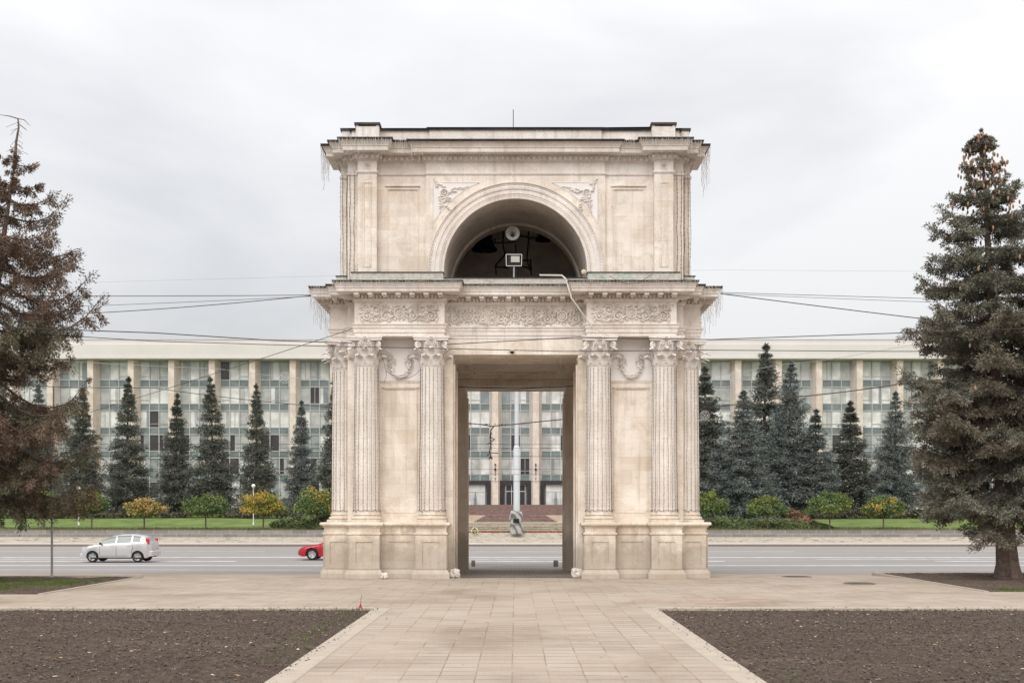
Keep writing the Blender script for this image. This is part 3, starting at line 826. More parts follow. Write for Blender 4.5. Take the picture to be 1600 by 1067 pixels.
# ------------------------------------------------------------ ground, road, paving
def asphalt_mat():
    m, nt, b = mat_new('worn asphalt'); o = objc(nt)
    mpn = N(nt, 'ShaderNodeMapping'); nt.links.new(o, mpn.inputs[0]); mpn.inputs['Scale'].default_value = (.12, 1, 1)
    c = ramp(nt, noise_n(nt, mpn.outputs[0], .5, 5, .6), [(.3, (.26,.245,.235)), (.7, (.335,.318,.305))])
    c = mixc(nt, c, ramp(nt, noise_n(nt, o, 40, 3, .7), [(.3, (.8,.8,.8)), (.6, (1.05,1.05,1.05))]), .8, 'MULTIPLY')
    nt.links.new(c, b.inputs['Base Color']); b.inputs['Roughness'].default_value = .8; b.inputs['Specular IOR Level'].default_value = .35
    bump(nt, b, noise_n(nt, o, 60, 2), .2, .01); return m
ASPH = asphalt_mat()
def paving_mat(name, bw, bh, c1, c2, mc, mort, stain, fine=1.0, off=0.0, loc=(0,0)):
    m, nt, b = mat_new(name); L = nt.links; o = objc(nt)
    mpn = N(nt, 'ShaderNodeMapping'); L.new(o, mpn.inputs[0]); mpn.inputs['Location'].default_value = (loc[0], loc[1], 0); mpn.inputs['Scale'].default_value = (1, .42, 1)
    wob = N(nt, 'ShaderNodeMix'); wob.data_type = 'VECTOR'; wob.inputs[0].default_value = .02
    nn = N(nt, 'ShaderNodeTexNoise', Scale=.9, Detail=2.0); L.new(o, nn.inputs['Vector'])
    L.new(mpn.outputs[0], wob.inputs[4]); 
    ad = N(nt, 'ShaderNodeVectorMath', operation='MULTIPLY_ADD'); L.new(nn.outputs['Color'], ad.inputs[0]); ad.inputs[1].default_value = (.02,.02,0); L.new(mpn.outputs[0], ad.inputs[2])
    br = N(nt, 'ShaderNodeTexBrick', Scale=1.0); L.new(ad.outputs[0], br.inputs['Vector'])
    br.inputs['Brick Width'].default_value = bw; br.inputs['Row Height'].default_value = bh*.42; br.offset = off
    br.inputs['Mortar Size'].default_value = mort; br.inputs['Mortar Smooth'].default_value = .3
    br.inputs['Color1'].default_value = (*c1,1); br.inputs['Color2'].default_value = (*c2,1)
    # joints: some filled with pale sand, some dark
    jc = ramp(nt, noise_n(nt, o, .8, 3, .6), [(.40, mc), (.62, [min(1,x*1.75) for x in mc])]); L.new(jc, br.inputs['Mortar'])
    col = mixc(nt, br.outputs['Color'], ramp(nt, noise_n(nt, o, .33, 6, .65, .5), [(.34, (.76,.73,.69)), (.47, (.95,.94,.93)), (.66, (1.07,1.07,1.07))]), 1.0, 'MULTIPLY')
    col = mixc(nt, col, stain, ramp(nt, noise_n(nt, o, .8, 5, .7, 1), [(.58, (0,0,0)), (.74, (.45,.45,.45))]), 'MIX')
    col = mixc(nt, col, ramp(nt, noise_n(nt, o, 26, 4, .75), [(.3, (.86,.85,.84)), (.55, (1.03,1.03,1.03))]), fine, 'MULTIPLY')
    col = mixc(nt, col, (.12,.10,.08), ramp(nt, noise_n(nt, o, 7, 2, .5), [(.74, (0,0,0)), (.78, (.35,.35,.35))]), 'MIX')
    L.new(col, b.inputs['Base Color']); b.inputs['Roughness'].default_value = .85; b.inputs['Specular IOR Level'].default_value = .25
    h = N(nt, 'ShaderNodeMath', operation='MULTIPLY_ADD'); L.new(br.outputs['Fac'], h.inputs[0]); h.inputs[1].default_value = -1; L.new(noise_n(nt, o, 18, 4), h.inputs[2])
    bump(nt, b, h.outputs[0], .3, .02); return m
PAVE = paving_mat('beige slab paving', .425, .34, (.405,.338,.275), (.455,.395,.33), (.27,.215,.16), .0105, (.33,.27,.21), loc=(.03,0))
PAVS = paving_mat('small block paving', .16, .16, (.25,.225,.205), (.30,.27,.245), (.15,.135,.12), .014, (.22,.19,.17))
KERB = simple('concrete kerb', (.45,.39,.32), .85, var=.12, scale=4, bs=.3)
KERBD = simple('dark kerb edge', (.21,.175,.155), .85, var=.15, scale=4)
PVS = simple('far pavement', (.50,.46,.41), .85, var=.1, scale=1)

def strip(name, x0, x1, ds, mt, dz=0.0, nx=1, zf=g, kind='structure'):
    b = MB(); vs = []; k = nx+1
    for d in ds:
        for i in range(k): vs.append((x0+(x1-x0)*i/nx, d, zf(d)+dz))
    b.add(vs, [(j*k+i, j*k+i+1, (j+1)*k+i+1, (j+1)*k+i) for j in range(len(ds)-1) for i in range(nx)])
    o = b.build(name, mt); 
    if kind: o['kind'] = kind
    return o
def gh(D):       # the whole terrain to the horizon
    if D <= 91: return g(D)-.35
    if D <= 99.8: return -1.1
    if D <= 101: return -.4
    if D <= 160: return .0+(D-101)/59*1.3
    return 1.3
EARTH = simple('bare earth', (.10,.075,.06), .95, var=.3, scale=.5)
b_ = strip('ground', -1500, 1500, [-200,0,21,32,45,61.4,75,91,99.7,100,101,110,120,130,145,160,400,1500], EARTH, zf=gh)
strip('road', -400, 400, [36.6,38,42,46,50,55,61.4,70,80,90.95], ASPH, dz=-.02)
# plaza paving: around the two soil beds in front and the two tree beds
WK = 2.81
b = MB()
def pav(x0, x1, ds, z=0.0):
    for a, c in zip(ds[:-1], ds[1:]):
        b.add([(x0,a,g(a)+z),(x1,a,g(a)+z),(x1,c,g(c)+z),(x0,c,g(c)+z)], [(0,1,2,3)])
pav(-WK, WK, [2,21.9]); pav(-60, 60, [21.9,25.7]); 
pav(-11.15, 11.4, [25.7,32,36.8]); pav(-60,-11.15,[32.45,36.8]); pav(11.4,60,[25.7,26.5]); pav(11.4,60,[34.8,36.8])
o = b.build('paving', PAVE); o['kind'] = 'structure'
strip('passage_paving', -4.6, 4.6, [32.62,36,40,46,52,57.5], PAVS, dz=.012)
def kerbbox(b, x0, x1, y0, y1, h=.012):
    b.bbox(x0, x1, y0, y1, -.2, h, .01)
b = MB()
for s in (-1, 1):
    y = 2.0
    while y < 21.6:
        x0, x1 = sorted((s*(WK-.33), s*(WK-.0))); kerbbox(b, x0, x1, y, min(y+.995, 21.9)); y += 1.0
o = b.build('walkway_kerb', KERB); o['kind'] = 'structure'
b = MB()
for s in (-1, 1):
    x = WK
    while x < 40:
        x0, x1 = sorted((s*x, s*(x+.995))); kerbbox(b, x0, x1, 21.9, 22.1, .014); x += 1
o = b.build('plaza_kerb', KERB); o['kind'] = 'structure'
b = MB(); b.box(-60,-11.0,32.4,32.52,-.3,.05); b.box(-11.15,-11.03,25.7,32.39,-.3,.02)
b.box(11.28,11.40,26.5,34.7,-.3,.02); b.box(11.28,60,34.71,34.85,-.3,.02)
o = b.build('bed_kerb', KERB); o['kind'] = 'structure'

# road markings
MARK = simple('worn road paint', (.60,.60,.60), .7, var=.25, scale=1.5)
b = MB(); r = random.Random(5)
def line(D, w, x0, x1, dash=None):
    x = x0
    while x < x1:
        e = min(x1, x+(dash[0] if dash else 8)); a, c = D-w/2, D+w/2
        b.add([(x,a,g(a)-.014),(e,a,g(a)-.014),(e,c,g(c)-.014),(x,c,g(c)-.014)], [(0,1,2,3)])
        x = e+(dash[1] if dash else 0)
def Dof(y):
    # ground depth whose image row is y
    lo, hi = 22, 91
    for _ in range(50):
        m_ = (lo+hi)/2
        if 801+(EYE-g(m_))*F/m_ > y: lo = m_
        else: hi = m_
    return lo
line(39.2, .10, -200, 200); line(43.5, .45, -200, -8); line(43.5, .3, 7, 200, (14,10)); line(52.5, 1.5, -200, 200)
line(63, .7, -200, 200, (16,12)); line(68.5, .8, -200, 200); line(66, .5, -60, 60, (12,14)); line(79, .4, -200, 200, (30,8))
tag(b.build('road_marking', MARK), kind='structure')

# soil
def soil_mat(name, c1, c2, c3):
    m, nt, b = mat_new(name); o = objc(nt); L = nt.links
    f = noise_n(nt, o, 9, 8, .75, .3); c = ramp(nt, f, [(.32, c1), (.5, c2), (.66, c3)])
    mq = N(nt, 'ShaderNodeMapping'); L.new(o, mq.inputs[0]); mq.inputs['Scale'].default_value = (.45, 1.5, 1)
    c = mixc(nt, c, ramp(nt, noise_n(nt, mq.outputs[0], .55, 5, .6, 1.2), [(.35, (.82,.82,.82)), (.6, (1.0,1.0,1.0)), (.72, (1.5,1.48,1.46))]), .9, 'MULTIPLY')
    L.new(c, b.inputs['Base Color']); b.inputs['Roughness'].default_value = .98; b.inputs['Specular IOR Level'].default_value = .1
    bump(nt, b, noise_n(nt, o, 30, 6, .8), .9, .04); return m
SOIL = soil_mat('dark garden soil', (.078,.057,.045), (.132,.10,.08), (.19,.15,.124))
GRASSM = simple('lawn grass', (.085,.135,.022), .9, var=.28, scale=1.3)
def soil_bed(name, x0, x1, y0, y1, st, base, amp, seed):
    nx = int((x1-x0)/st); ny = int((y1-y0)/st); rs = np.random.RandomState(seed)
    X, Y = np.meshgrid(np.linspace(x0, x1, nx+1), np.linspace(y0, y1, ny+1))
    Z = np.zeros_like(X)
    for k, (sc_, a) in enumerate(((1.5,.5),(5,.25),(13,.13))):
        n_ = 400
        tab = rs.rand(n_, n_)
        u = (X-x0)*sc_; v = (Y-y0)*sc_; iu = u.astype(int); iv = v.astype(int); fu = u-iu; fv = v-iv
        fu = fu*fu*(3-2*fu); fv = fv*fv*(3-2*fv); iu %= n_-1; iv %= n_-1
        Z += a*((tab[iv,iu]*(1-fu)+tab[iv,iu+1]*fu)*(1-fv)+(tab[iv+1,iu]*(1-fu)+tab[iv+1,iu+1]*fu)*fv)
    Z = (Z-.44)*amp + rs.rand(*X.shape)*amp*.30
    ed = np.minimum(np.minimum(X-x0, x1-X), np.minimum(Y-y0, y1-Y)); Z = base + Z*np.clip(ed/.25, .15, 1) - .02*np.clip(1-ed/.15, 0, 1)
    V = np.stack([X, Y, Z], -1).reshape(-1, 3); idx = np.arange(V.shape[0]).reshape(X.shape)
    Fc = np.stack([idx[:-1,:-1], idx[:-1,1:], idx[1:,1:], idx[1:,:-1]], -1).reshape(-1, 4)
    o = np_mesh(name, V, Fc, SOIL); o['kind'] = 'structure'; return o
soil_bed('soil_bed', -13.5, -WK, 9.5, 21.9, .05, -.03, .055, 1)
soil_bed('soil_bed', WK, 13.5, 9.5, 21.9, .05, -.03, .05, 2)
soil_bed('soil_bed', -26, -11.15, 25.7, 32.42, .09, -.0, .12, 3)
soil_bed('soil_bed', 11.4, 26, 26.5, 34.72, .09, -.0, .12, 4)
OCT = np.array([(1,0,0),(-1,0,0),(0,1,0),(0,-1,0),(0,0,1),(0,0,-1)], float)
OCF = np.array([(0,2,4),(2,1,4),(1,3,4),(3,0,4),(2,0,5),(1,2,5),(3,1,5),(0,3,5)])
def scatter(name, n, rects, smin, smax, zfun, mts, label, seed, flat=.6):
    rs = np.random.RandomState(seed); ar = np.array([(b_-a)*(d-c) for a,b_,c,d in rects]); ar = ar/ar.sum()
    k = rs.choice(len(rects), n, p=ar); Rr = np.array(rects)[k]
    x = Rr[:,0]+(Rr[:,1]-Rr[:,0])*rs.rand(n); y = Rr[:,2]+(Rr[:,3]-Rr[:,2])*rs.rand(n)
    s_ = smin*(smax/smin)**(rs.rand(n)**2.2)
    V = OCT[None]*(.6+.8*rs.rand(n,6,1))*s_[:,None,None]; V = V*np.array([1,1,flat])
    a = rs.rand(n)*6.28; ca, sa = np.cos(a), np.sin(a)
    V = np.stack([V[...,0]*ca[:,None]-V[...,1]*sa[:,None], V[...,0]*sa[:,None]+V[...,1]*ca[:,None], V[...,2]], -1)
    V += np.stack([x, y, np.full(n, zfun)+s_*.2], -1)[:,None]
    Fc = OCF[None]+(np.arange(n)*6)[:,None,None]
    o = np_mesh(name, V.reshape(-1,3), Fc.reshape(-1,3), mts, mi=np.repeat(rs.randint(0, len(mts), n), 8))
    return tag(o, label, 'ground litter', kind='stuff')
beds = [(-13.3,-WK-.05,9.6,21.8),(WK+.05,13.3,9.6,21.8)]
SOILD = simple('soil clod', (.085,.066,.055), .98, var=.4, scale=15)
SOILL = simple('dry soil clod', (.16,.13,.11), .98, var=.3, scale=15)
scatter('soil_clods', 42000, beds, .008, .028, -.005, [SOILD, SOILL, SOILD], 'crumbly clods of dark soil covering the two front planting beds', 11)
scatter('soil_clods', 900, [(-WK-.05,-WK+.16,9.6,21.8),(WK-.16,WK+.05,9.6,21.8),(-13,-3,21.85,22.05),(3,13,21.85,22.05)], .005, .02, .012, [SOILD, SOILL], 'crumbs of dark soil spilled over the pale kerbs of the front beds', 15)
PEB = simple('pale pebble', (.46,.41,.35), .9, var=.3, scale=9)
LEAFB = simple('fallen leaf', (.40,.24,.12), .9, var=.4, scale=6)
scatter('pebbles', 4200, beds, .004, .014, .0, [PEB, PEB, simple('brown pebble', (.26,.2,.16), .9, var=.3, scale=9)], 'small pale pebbles and chips scattered over the dark soil of the front beds', 12)
def leaves(name, n, rects, z, size, mts, label, seed):
    rs = np.random.RandomState(seed); k = rs.randint(0, len(rects), n); Rr = np.array(rects)[k]
    x = Rr[:,0]+(Rr[:,1]-Rr[:,0])*rs.rand(n); y = Rr[:,2]+(Rr[:,3]-Rr[:,2])*rs.rand(n); s_ = size*(.5+rs.rand(n))
    base = np.array([(-1,-.4,.1),(-.2,-.6,0),(1,-.1,.25),(.3,.6,0),(-.5,.5,.2)])
    V = base[None]*s_[:,None,None]*(.7+.6*rs.rand(n,5,1)); a = rs.rand(n)*6.28; ca, sa = np.cos(a)[:,None], np.sin(a)[:,None]
    V = np.stack([V[...,0]*ca-V[...,1]*sa, V[...,0]*sa+V[...,1]*ca, V[...,2]], -1)+np.stack([x,y,np.full(n,z)],-1)[:,None]
    Fc = np.array([(0,1,4),(1,3,4),(1,2,3)])[None]+(np.arange(n)*5)[:,None,None]
    o = np_mesh(name, V.reshape(-1,3), Fc.reshape(-1,3), mts, mi=np.repeat(rs.randint(0, len(mts), n), 3))
    return tag(o, label, 'leaves', kind='stuff')
LEAFP = simple('pale dry leaf', (.55,.45,.34), .9, var=.3, scale=6)
leaves('fallen_leaves', 230, beds, .03, .035, [LEAFB, LEAFP, LEAFP], 'dry fallen leaves and chips lying on the dark soil beds', 5)
leaves('fallen_leaves', 40, [(-2.6,2.6,10,21),(-10,10,23,31)], .006, .025, [LEAFB, simple('dark leaf', (.09,.06,.04), .9)], 'few small dark leaves lying on the beige paving', 6)
def blades(name, n, rects, zf, h, w, mt, label, seed, cat='grass'):
    rs = np.random.RandomState(seed); ar = np.array([(b_-a)*(d-c) for a,b_,c,d in rects]); ar = ar/ar.sum()
    Rr = np.array(rects)[rs.choice(len(rects), n, p=ar)]
    x = Rr[:,0]+(Rr[:,1]-Rr[:,0])*rs.rand(n); y = Rr[:,2]+(Rr[:,3]-Rr[:,2])*rs.rand(n)
    z = np.array([zf(a,b_) for a,b_ in zip(x,y)]); hh = h*(.5+rs.rand(n)); a = rs.rand(n)*6.28
    dx, dy = np.cos(a)*w, np.sin(a)*w; lx, ly = (rs.rand(n)-.5)*h, (rs.rand(n)-.5)*h
    V = np.stack([np.stack([x-dx,y-dy,z],-1), np.stack([x+dx,y+dy,z],-1), np.stack([x+lx,y+ly,z+hh],-1)], 1)
    o = np_mesh(name, V.reshape(-1,3), np.arange(3*n).reshape(-1,3), mt)
    return tag(o, label, cat, kind='stuff')
blades('short_grass', 34000, [(-26,-11.4,26.9,31.0)], lambda x,y: .0, .05, .012, GRASSM, 'patchy short grass on the tree bed at the left edge of the plaza', 21)
blades('short_grass', 1500, [(11.8,16,26.6,27.5)], lambda x,y: .0, .05, .012, GRASSM, 'thin grass at the near edge of the tree bed on the right', 22)
blades('weeds', 260, [(-3.4,-2.9,14,21.5),(-5,-3,21.5,21.85),(3,3.3,12,14)], lambda x,y: -.01, .05, .008, GRASSM, 'small weeds growing at the edges of the front soil beds', 23, 'weeds')

# manhole covers, red stake, repair patches
MAN = simple('cast iron cover', (.13,.115,.10), .7, metal=.3, var=.4, scale=9, bs=.6, bscale=30)
def manhole(px, py, label, rr=.42):
    D = Dof(py); c = at(px, py, D); c.z = g(D)
    t = thing('manhole_cover', c, label, 'manhole cover', 'manhole covers')
    b = MB(); b.lathe([(rr,0),(rr,.016),(rr*.86,.016),(rr*.86,.006)], n=32, cap=False); b.build('rim', KERBD, t)
    b = MB(); b.lathe([(.001,.012),(rr*.85,.012),(rr*.85,0)], n=32, cap=False)
    for i in range(-3, 4): b.box(-rr*.7, rr*.7, i*.11-.02, i*.11+.02, .012, .018)
    b.build('lid', MAN, t)
manhole(1343, 911.5, 'round iron manhole cover in the paving right of the arch, nearer the soil bed')
manhole(1245, 901, 'round iron manhole cover in the paving right of the arch, nearer the road', .45)
D0 = 21.75; c = at(562, 949, D0); c.z = -.02
t = thing('marker_stake', c, 'thin stake with a red ribbon at the corner of the left soil bed', 'stake')
b = MB(); b.tube([(0,0,0),(.02,0,.17),(.035,0,.30)], .006, 5); b.build('stake', simple('reddish stake', (.34,.12,.08), .7), t)
b = MB(); b.add([(0,0,.10),(.03,-.02,.14),(.05,0,.02),(.01,0,.06),(-.04,.01,.0),(-.01,.01,.09)], [(0,1,2),(0,2,3),(3,4,5),(0,3,5)]); b.build('ribbon', simple('red ribbon', (.55,.05,.04), .6), t)
b = MB(); rr = random.Random(3)
for (x, y, w, d) in ((2.85,23.9,.8,.34),(3.7,23.9,.9,.34),(4.6,23.55,.9,.36),(3.75,23.2,1.0,.34),(4.9,24.3,.8,.3)):
    b.box(x, x+w*.97, y, y+d, -.02, .004)
tag(b.build('reddish_slabs', simple('reddish slab', (.43,.31,.24), .85, var=.12, scale=2)), kind='structure')

# ------------------------------------------------------------ far side of the road
b = MB(); b.box(-300, 300, 91.0, 91.18, -1.0, -.70); tag(b.build('road_kerb', KERBD), kind='structure')
b = MB(); b.box(-300, 300, 91.182, 97.0, -1.0, -.705); tag(b.build('far_pavement', PVS), kind='structure')
def travertine():
    m, nt, b = mat_new('pitted cream stone'); o = objc(nt)
    mpn = N(nt, 'ShaderNodeMapping'); nt.links.new(o, mpn.inputs[0]); mpn.inputs['Scale'].default_value = (.35, 1, 2.2)
    f = noise_n(nt, mpn.outputs[0], 4.5, 6, .8)
    c = ramp(nt, f, [(.36, (.15,.125,.11)), (.46, (.46,.42,.355)), (.64, (.58,.54,.47))])
    nt.links.new(c, b.inputs['Base Color']); b.inputs['Roughness'].default_value = .9; return m
TRAV = travertine()
b = MB()
for i in range(3): b.box(-200, 200, 97.002+i*.9, 100.0, -.704+i*.135 if i else -1.0, -.57+i*.135)
tag(b.build('plinth_steps', TRAV), 'long low steps of pitted cream stone along the far side of the road', 'steps')
def greywall():
    m, nt, b = mat_new('grey stone slabs'); o = objc(nt); s = N(nt, 'ShaderNodeSeparateXYZ'); nt.links.new(o, s.inputs[0])
    cb = N(nt, 'ShaderNodeCombineXYZ'); nt.links.new(s.outputs[0], cb.inputs[0]); nt.links.new(s.outputs[2], cb.inputs[1])
    br = N(nt, 'ShaderNodeTexBrick', Scale=1.0); nt.links.new(cb.outputs[0], br.inputs[0]); br.inputs['Brick Width'].default_value = 1.4; br.inputs['Row Height'].default_value = 3
    br.inputs['Color1'].default_value = (.19,.18,.175,1); br.inputs['Color2'].default_value = (.27,.255,.245,1); br.inputs['Mortar'].default_value = (.38,.36,.33,1); br.inputs['Mortar Size'].default_value = .02
    c = mixc(nt, br.outputs[0], ramp(nt, noise_n(nt, o, 3, 5, .7), [(.3,(.75,.75,.75)),(.7,(1.15,1.13,1.1))]), .8, 'MULTIPLY')
    nt.links.new(c, b.inputs['Base Color']); b.inputs['Roughness'].default_value = .7; return m
GW = greywall()
for x0, x1, side in ((-200,-6.2,'left'),(6.2,200,'right')):
    b = MB(); b.box(x0, x1, 100.002, 100.45, -.6, .33); b.box(x0, x1, 99.97, 100.5, .331, .36)
    tag(b.build('retaining_wall', GW), f'low grey stone retaining wall under the lawn {side} of the flower beds', 'wall')
def lawn(x, y): return .30 + min(29.5, max(0, y-100.5))*.058 + .12*noise.noise(Vector((x*.11, y*.13, 0)))*min(1, max(0, (y-101)/4))
LAWN = simple('mown lawn', (.13,.185,.045), .9, var=.35, scale=.6, bs=.3)
for sx in (-1, 1):
    b = MB(); xs = np.linspace(6.2, 200, 80)*sx; ys = [100.4,101,102,103,104.5,106,108,110,113,117,121,126,132,140,150,158]
    vs = [(x, y, lawn(x, y)) for y in ys for x in xs]; k = len(xs)
    b.add(vs, [(j*k+i, j*k+i+1, (j+1)*k+i+1, (j+1)*k+i) for j in range(len(ys)-1) for i in range(k-1)])
    tag(b.build('lawn', LAWN, smooth=True), kind='structure')
blades('lawn_edge_grass', 14000, [(-62,-6.3,100.6,103),(6.3,62,100.6,103)], lambda x,y: lawn(x,y), .16, .03, simple('dry lawn edge', (.16,.15,.05), .9, var=.4, scale=1), 'uneven dry grass along the top of the grey retaining wall', 31)
# middle axis: flower beds, terrace, red granite stairs
b = MB()
b.box(-6.19, 6.19, 100.02, 100.6, -.6, .08)
for i in range(5): b.box(-6.19, 6.19, 101.2+i*1.1, 101.6+i*1.1, -.3, .17+i*.16)
tag(b.build('flower_bed_edging', TRAV), 'low cream stone edgings stepping up across the flower beds in the middle', 'edging')
b = MB(); vs = [(-6.18,100.6,0.02),(6.18,100.6,0.02),(6.18,107,.90),(-6.18,107,.90)]; b.add(vs, [(0,1,2,3)])
tag(b.build('flower_bed', simple('flower bed greenery', (.13,.15,.085), .95, var=.5, scale=2.5, bs=.5)), kind='structure')
RED = simple('red flowers', (.42,.045,.035), .8, var=.4, scale=5)
def flowers(name, n, y0, y1, z0, sz, label, seed):
    rs = np.random.RandomState(seed); x = (rs.rand(n)-.5)*12.2; y = y0+(y1-y0)*rs.rand(n); z = z0+rs.rand(n)*sz*1.6
    V = OCT[None]*sz*(.5+rs.rand(n,1,1)) + np.stack([x,y,z],-1)[:,None]; Fc = OCF[None]+(np.arange(n)*6)[:,None,None]
    return tag(np_mesh(name, V.reshape(-1,3), Fc.reshape(-1,3), RED), label, 'flowers', kind='stuff')
flowers('red_flowers', 700, 100.75, 101.0, .14, .045, 'band of bright red flowers across the bed behind the marble monument', 41)
flowers('red_flowers', 260, 102.8, 103.0, .50, .04, 'thinner rows of red flowers further up the middle bed', 42)
b = MB(); b.box(-6.2, 6.2, 107.0, 110.0, .3, .92); b.box(-7.2, 7.2, 110.001, 121.21, .4, .90); b.box(-14, 14, 121.22, 158, .4, 1.655)
tag(b.build('terrace', simple('terrace slabs', (.52,.42,.34), .85, var=.12, scale=1)), kind='structure')
GRAN = simple('red granite', (.20,.135,.12), .7, var=.3, scale=2.2)
GRANT = simple('red granite tread', (.33,.24,.21), .6, var=.2, scale=2.2)
b = MB(); 
for i in range(5):
    z0 = .90+i*.15; y = 117.5+i*.6; w = 4.4-.26*i
    b.mat(0).box(-w, w, y, 121.2, z0, z0+.12); b.mat(1).box(-w-.01, w+.01, y-.03, 121.2, z0+.121, z0+.15)
for i in range(9):
    z0 = 1.66+i*.15; y = 121.25+i*3.6
    b.mat(0).box(-14, 14, y, 159, z0, z0+.12); b.mat(1).box(-14.01, 14.01, y-.03, 159, z0+.121, z0+.15)
tag(b.build('grand_stairs', [GRAN, GRANT]), 'broad red granite stairs climbing to the doors of the government building', 'stairs')
# mast on its broken marble block
D = 100.1; c = at(806.5, 835, D)
bm = bmesh.new(); bmesh.ops.create_icosphere(bm, subdivisions=4, radius=1)
for v in bm.verts:
    q = v.co.copy(); m_ = max(abs(q.x), abs(q.y), abs(q.z)); q = q.lerp(q/m_*.82, .82)
    n_ = noise.noise(q*1.6+Vector((3,0,0)))*.30+noise.noise(q*4)*.10
    v.co = Vector((q.x*.66, q.y*.5, q.z*1.25+1.1))
    v.co.x *= 1+n_; v.co.y *= 1+n_
    if v.co.z > 1.9: v.co.z += noise.noise(q*2.5)*.25
def rock_mat():
    m, nt, b = mat_new('veined grey marble'); o = objc(nt)
    w = N(nt, 'ShaderNodeTexWave', Scale=.75, Distortion=5.5, Detail=4.0); w.bands_direction = 'DIAGONAL'; nt.links.new(o, w.inputs['Vector'])
    c = ramp(nt, w.outputs['Fac'], [(.05, (.13,.13,.135)), (.35, (.30,.295,.29)), (.8, (.43,.42,.405))])
    nt.links.new(c, b.inputs['Base Color']); b.inputs['Roughness'].default_value = .8; bump(nt, b, noise_n(nt, o, 6, 6, .75), .8, .08); return m
t = thing('marble_monument', (c.x, D-.3, -.12), 'rough block of veined grey marble with a black plaque at the foot of the mast', 'monument')
me = bpy.data.meshes.new('marble_block'); bm.to_mesh(me); bm.free(); me.materials.append(rock_mat()); o = bpy.data.objects.new('marble_block', me); C.objects.link(o); o.parent = t
b = MB(); b.box(-.27,.27,-.74,-.60,1.12,1.50); b.build('plaque', simple('black plaque', (.012,.012,.014), .3), t)
b = MB(); b.lathe([(.30,-.2),(.30,6.15),(.24,6.4),(.20,6.45),(.20,14),(.15,20),(.11,27)], n=24)
mast = b.build('mast', simple('white mast paint', (.56,.59,.63), .45, var=.05), loc=(c.x+.05, D+.75, 1.6), smooth=True, ang=30)
tag(mast, 'tall white tapering mast rising behind the marble monument', 'mast')
wp = at(742, 829, 100.3)
t = thing('wreath', (wp.x, 99.95, -.05), 'round wreath of white and yellow flowers left of the marble monument', 'wreath')
def ringballs(mt, nm, r0, sz, n, seed):
    b = MB(); r_ = random.Random(seed)
    for i in range(n):
        a = r_.random()*6.28; q = r0*(.85+.3*r_.random()); b.ball((q*math.cos(a), -.05*r_.random(), .32+q*math.sin(a)), sz*(.6+.7*r_.random()), 5)
    b.build(nm, mt, t)
ringballs(simple('white petals', (.72,.70,.62), .8), 'white_flowers', .27, .045, 60, 1); ringballs(simple('yellow petals', (.55,.42,.08), .8), 'yellow_flowers', .13, .05, 26, 2); ringballs(simple('wreath leaves', (.05,.07,.03), .9), 'foliage', .2, .06, 40, 3)
# ------------------------------------------------------------ government building
BD = 161.4; FD = 160.0
gb = thing('government_building', (0, BD, 3.0), 'long pale stone government building with deep fins and tall window bays behind the spruces', 'building')
def bmat(name, c1, c2, bw=1.3, bh=.7):
    return stone_mat(name, c1, c2, bw, bh, mortar=.01, mcol=[x*.85 for x in c1], stain=(.58,.53,.47), stain_amt=.2, dirt=False, bumpy=.05)
BST = simple('building limestone', (.655,.635,.61), .85, var=.045, scale=.25); FIN = bmat('fin limestone', (.69,.625,.57), (.73,.68,.63), 1.2, .9)
MULL = simple('grey window bars', (.50,.50,.49), .5, var=.08)
def glass(name, c, rough=.1, spec=.6):
    m, nt, b = mat_new(name); o = objc(nt)
    cc = ramp(nt, noise_n(nt, o, .7, 2), [(.35, [x*.8 for x in c]), (.65, [x*1.15 for x in c])])
    nt.links.new(cc, b.inputs['Base Color']); b.inputs['Roughness'].default_value = rough; b.inputs['Specular IOR Level'].default_value = spec; return m
GL = [glass('blind behind glass', (.68,.70,.69)), glass('grey blind behind glass', (.44,.455,.45)), glass('blue grey glass', (.26,.30,.31)), glass('dark room glass', (.045,.042,.045)), glass('curtain behind glass', (.43,.46,.45))]
SPAN = glass('blue green spandrel', (.17,.215,.22), .25)
bay = 5.89; NB = 13
ox, oy, oz = 0, BD, 3.0
def L_(z): return z-oz
# body, parapet
b = MB()
b.box(-NB*bay-bay/2, NB*bay+bay/2, .35, 16, -2.2, L_(26.0))
b.build('wall', BST, gb)
b = MB()
x = NB*bay+bay/2+1
b.box(-x, x, -2.0, 3, L_(24.52), L_(26.25)); b.box(-x, x, -2.12, 3, L_(24.2), L_(24.518)); b.box(-x, x, -1.7, 3, L_(26.252), L_(27.0)); b.box(-x-.05, x+.05, -1.78, 3.1, L_(27.002), L_(27.08))
b.build('parapet', BST, gb)
fb = MB(); fb.prism([(-.43,-1.38),(.43,-1.38),(.86,.34),(-.86,.34)], -2.2, L_(24.195))
f0 = fb.build('fin', FIN, gb)
for k in range(-NB-1, NB+1):
    o = f0 if k == -NB-1 else f0.copy()
    if k != -NB-1: C.objects.link(o); o.parent = gb
    o.location = ((k+.5)*bay, 0, 0)
rg = random.Random(12)
tops = [24.15, 20.41, 16.94, 13.44, 10.0, 6.53]
bots = [21.37, 17.90, 14.40, 10.96, 7.49, 4.05]
WX = bay/2-.86
def window_frame():
    b = MB(); h = 2.6
    return b
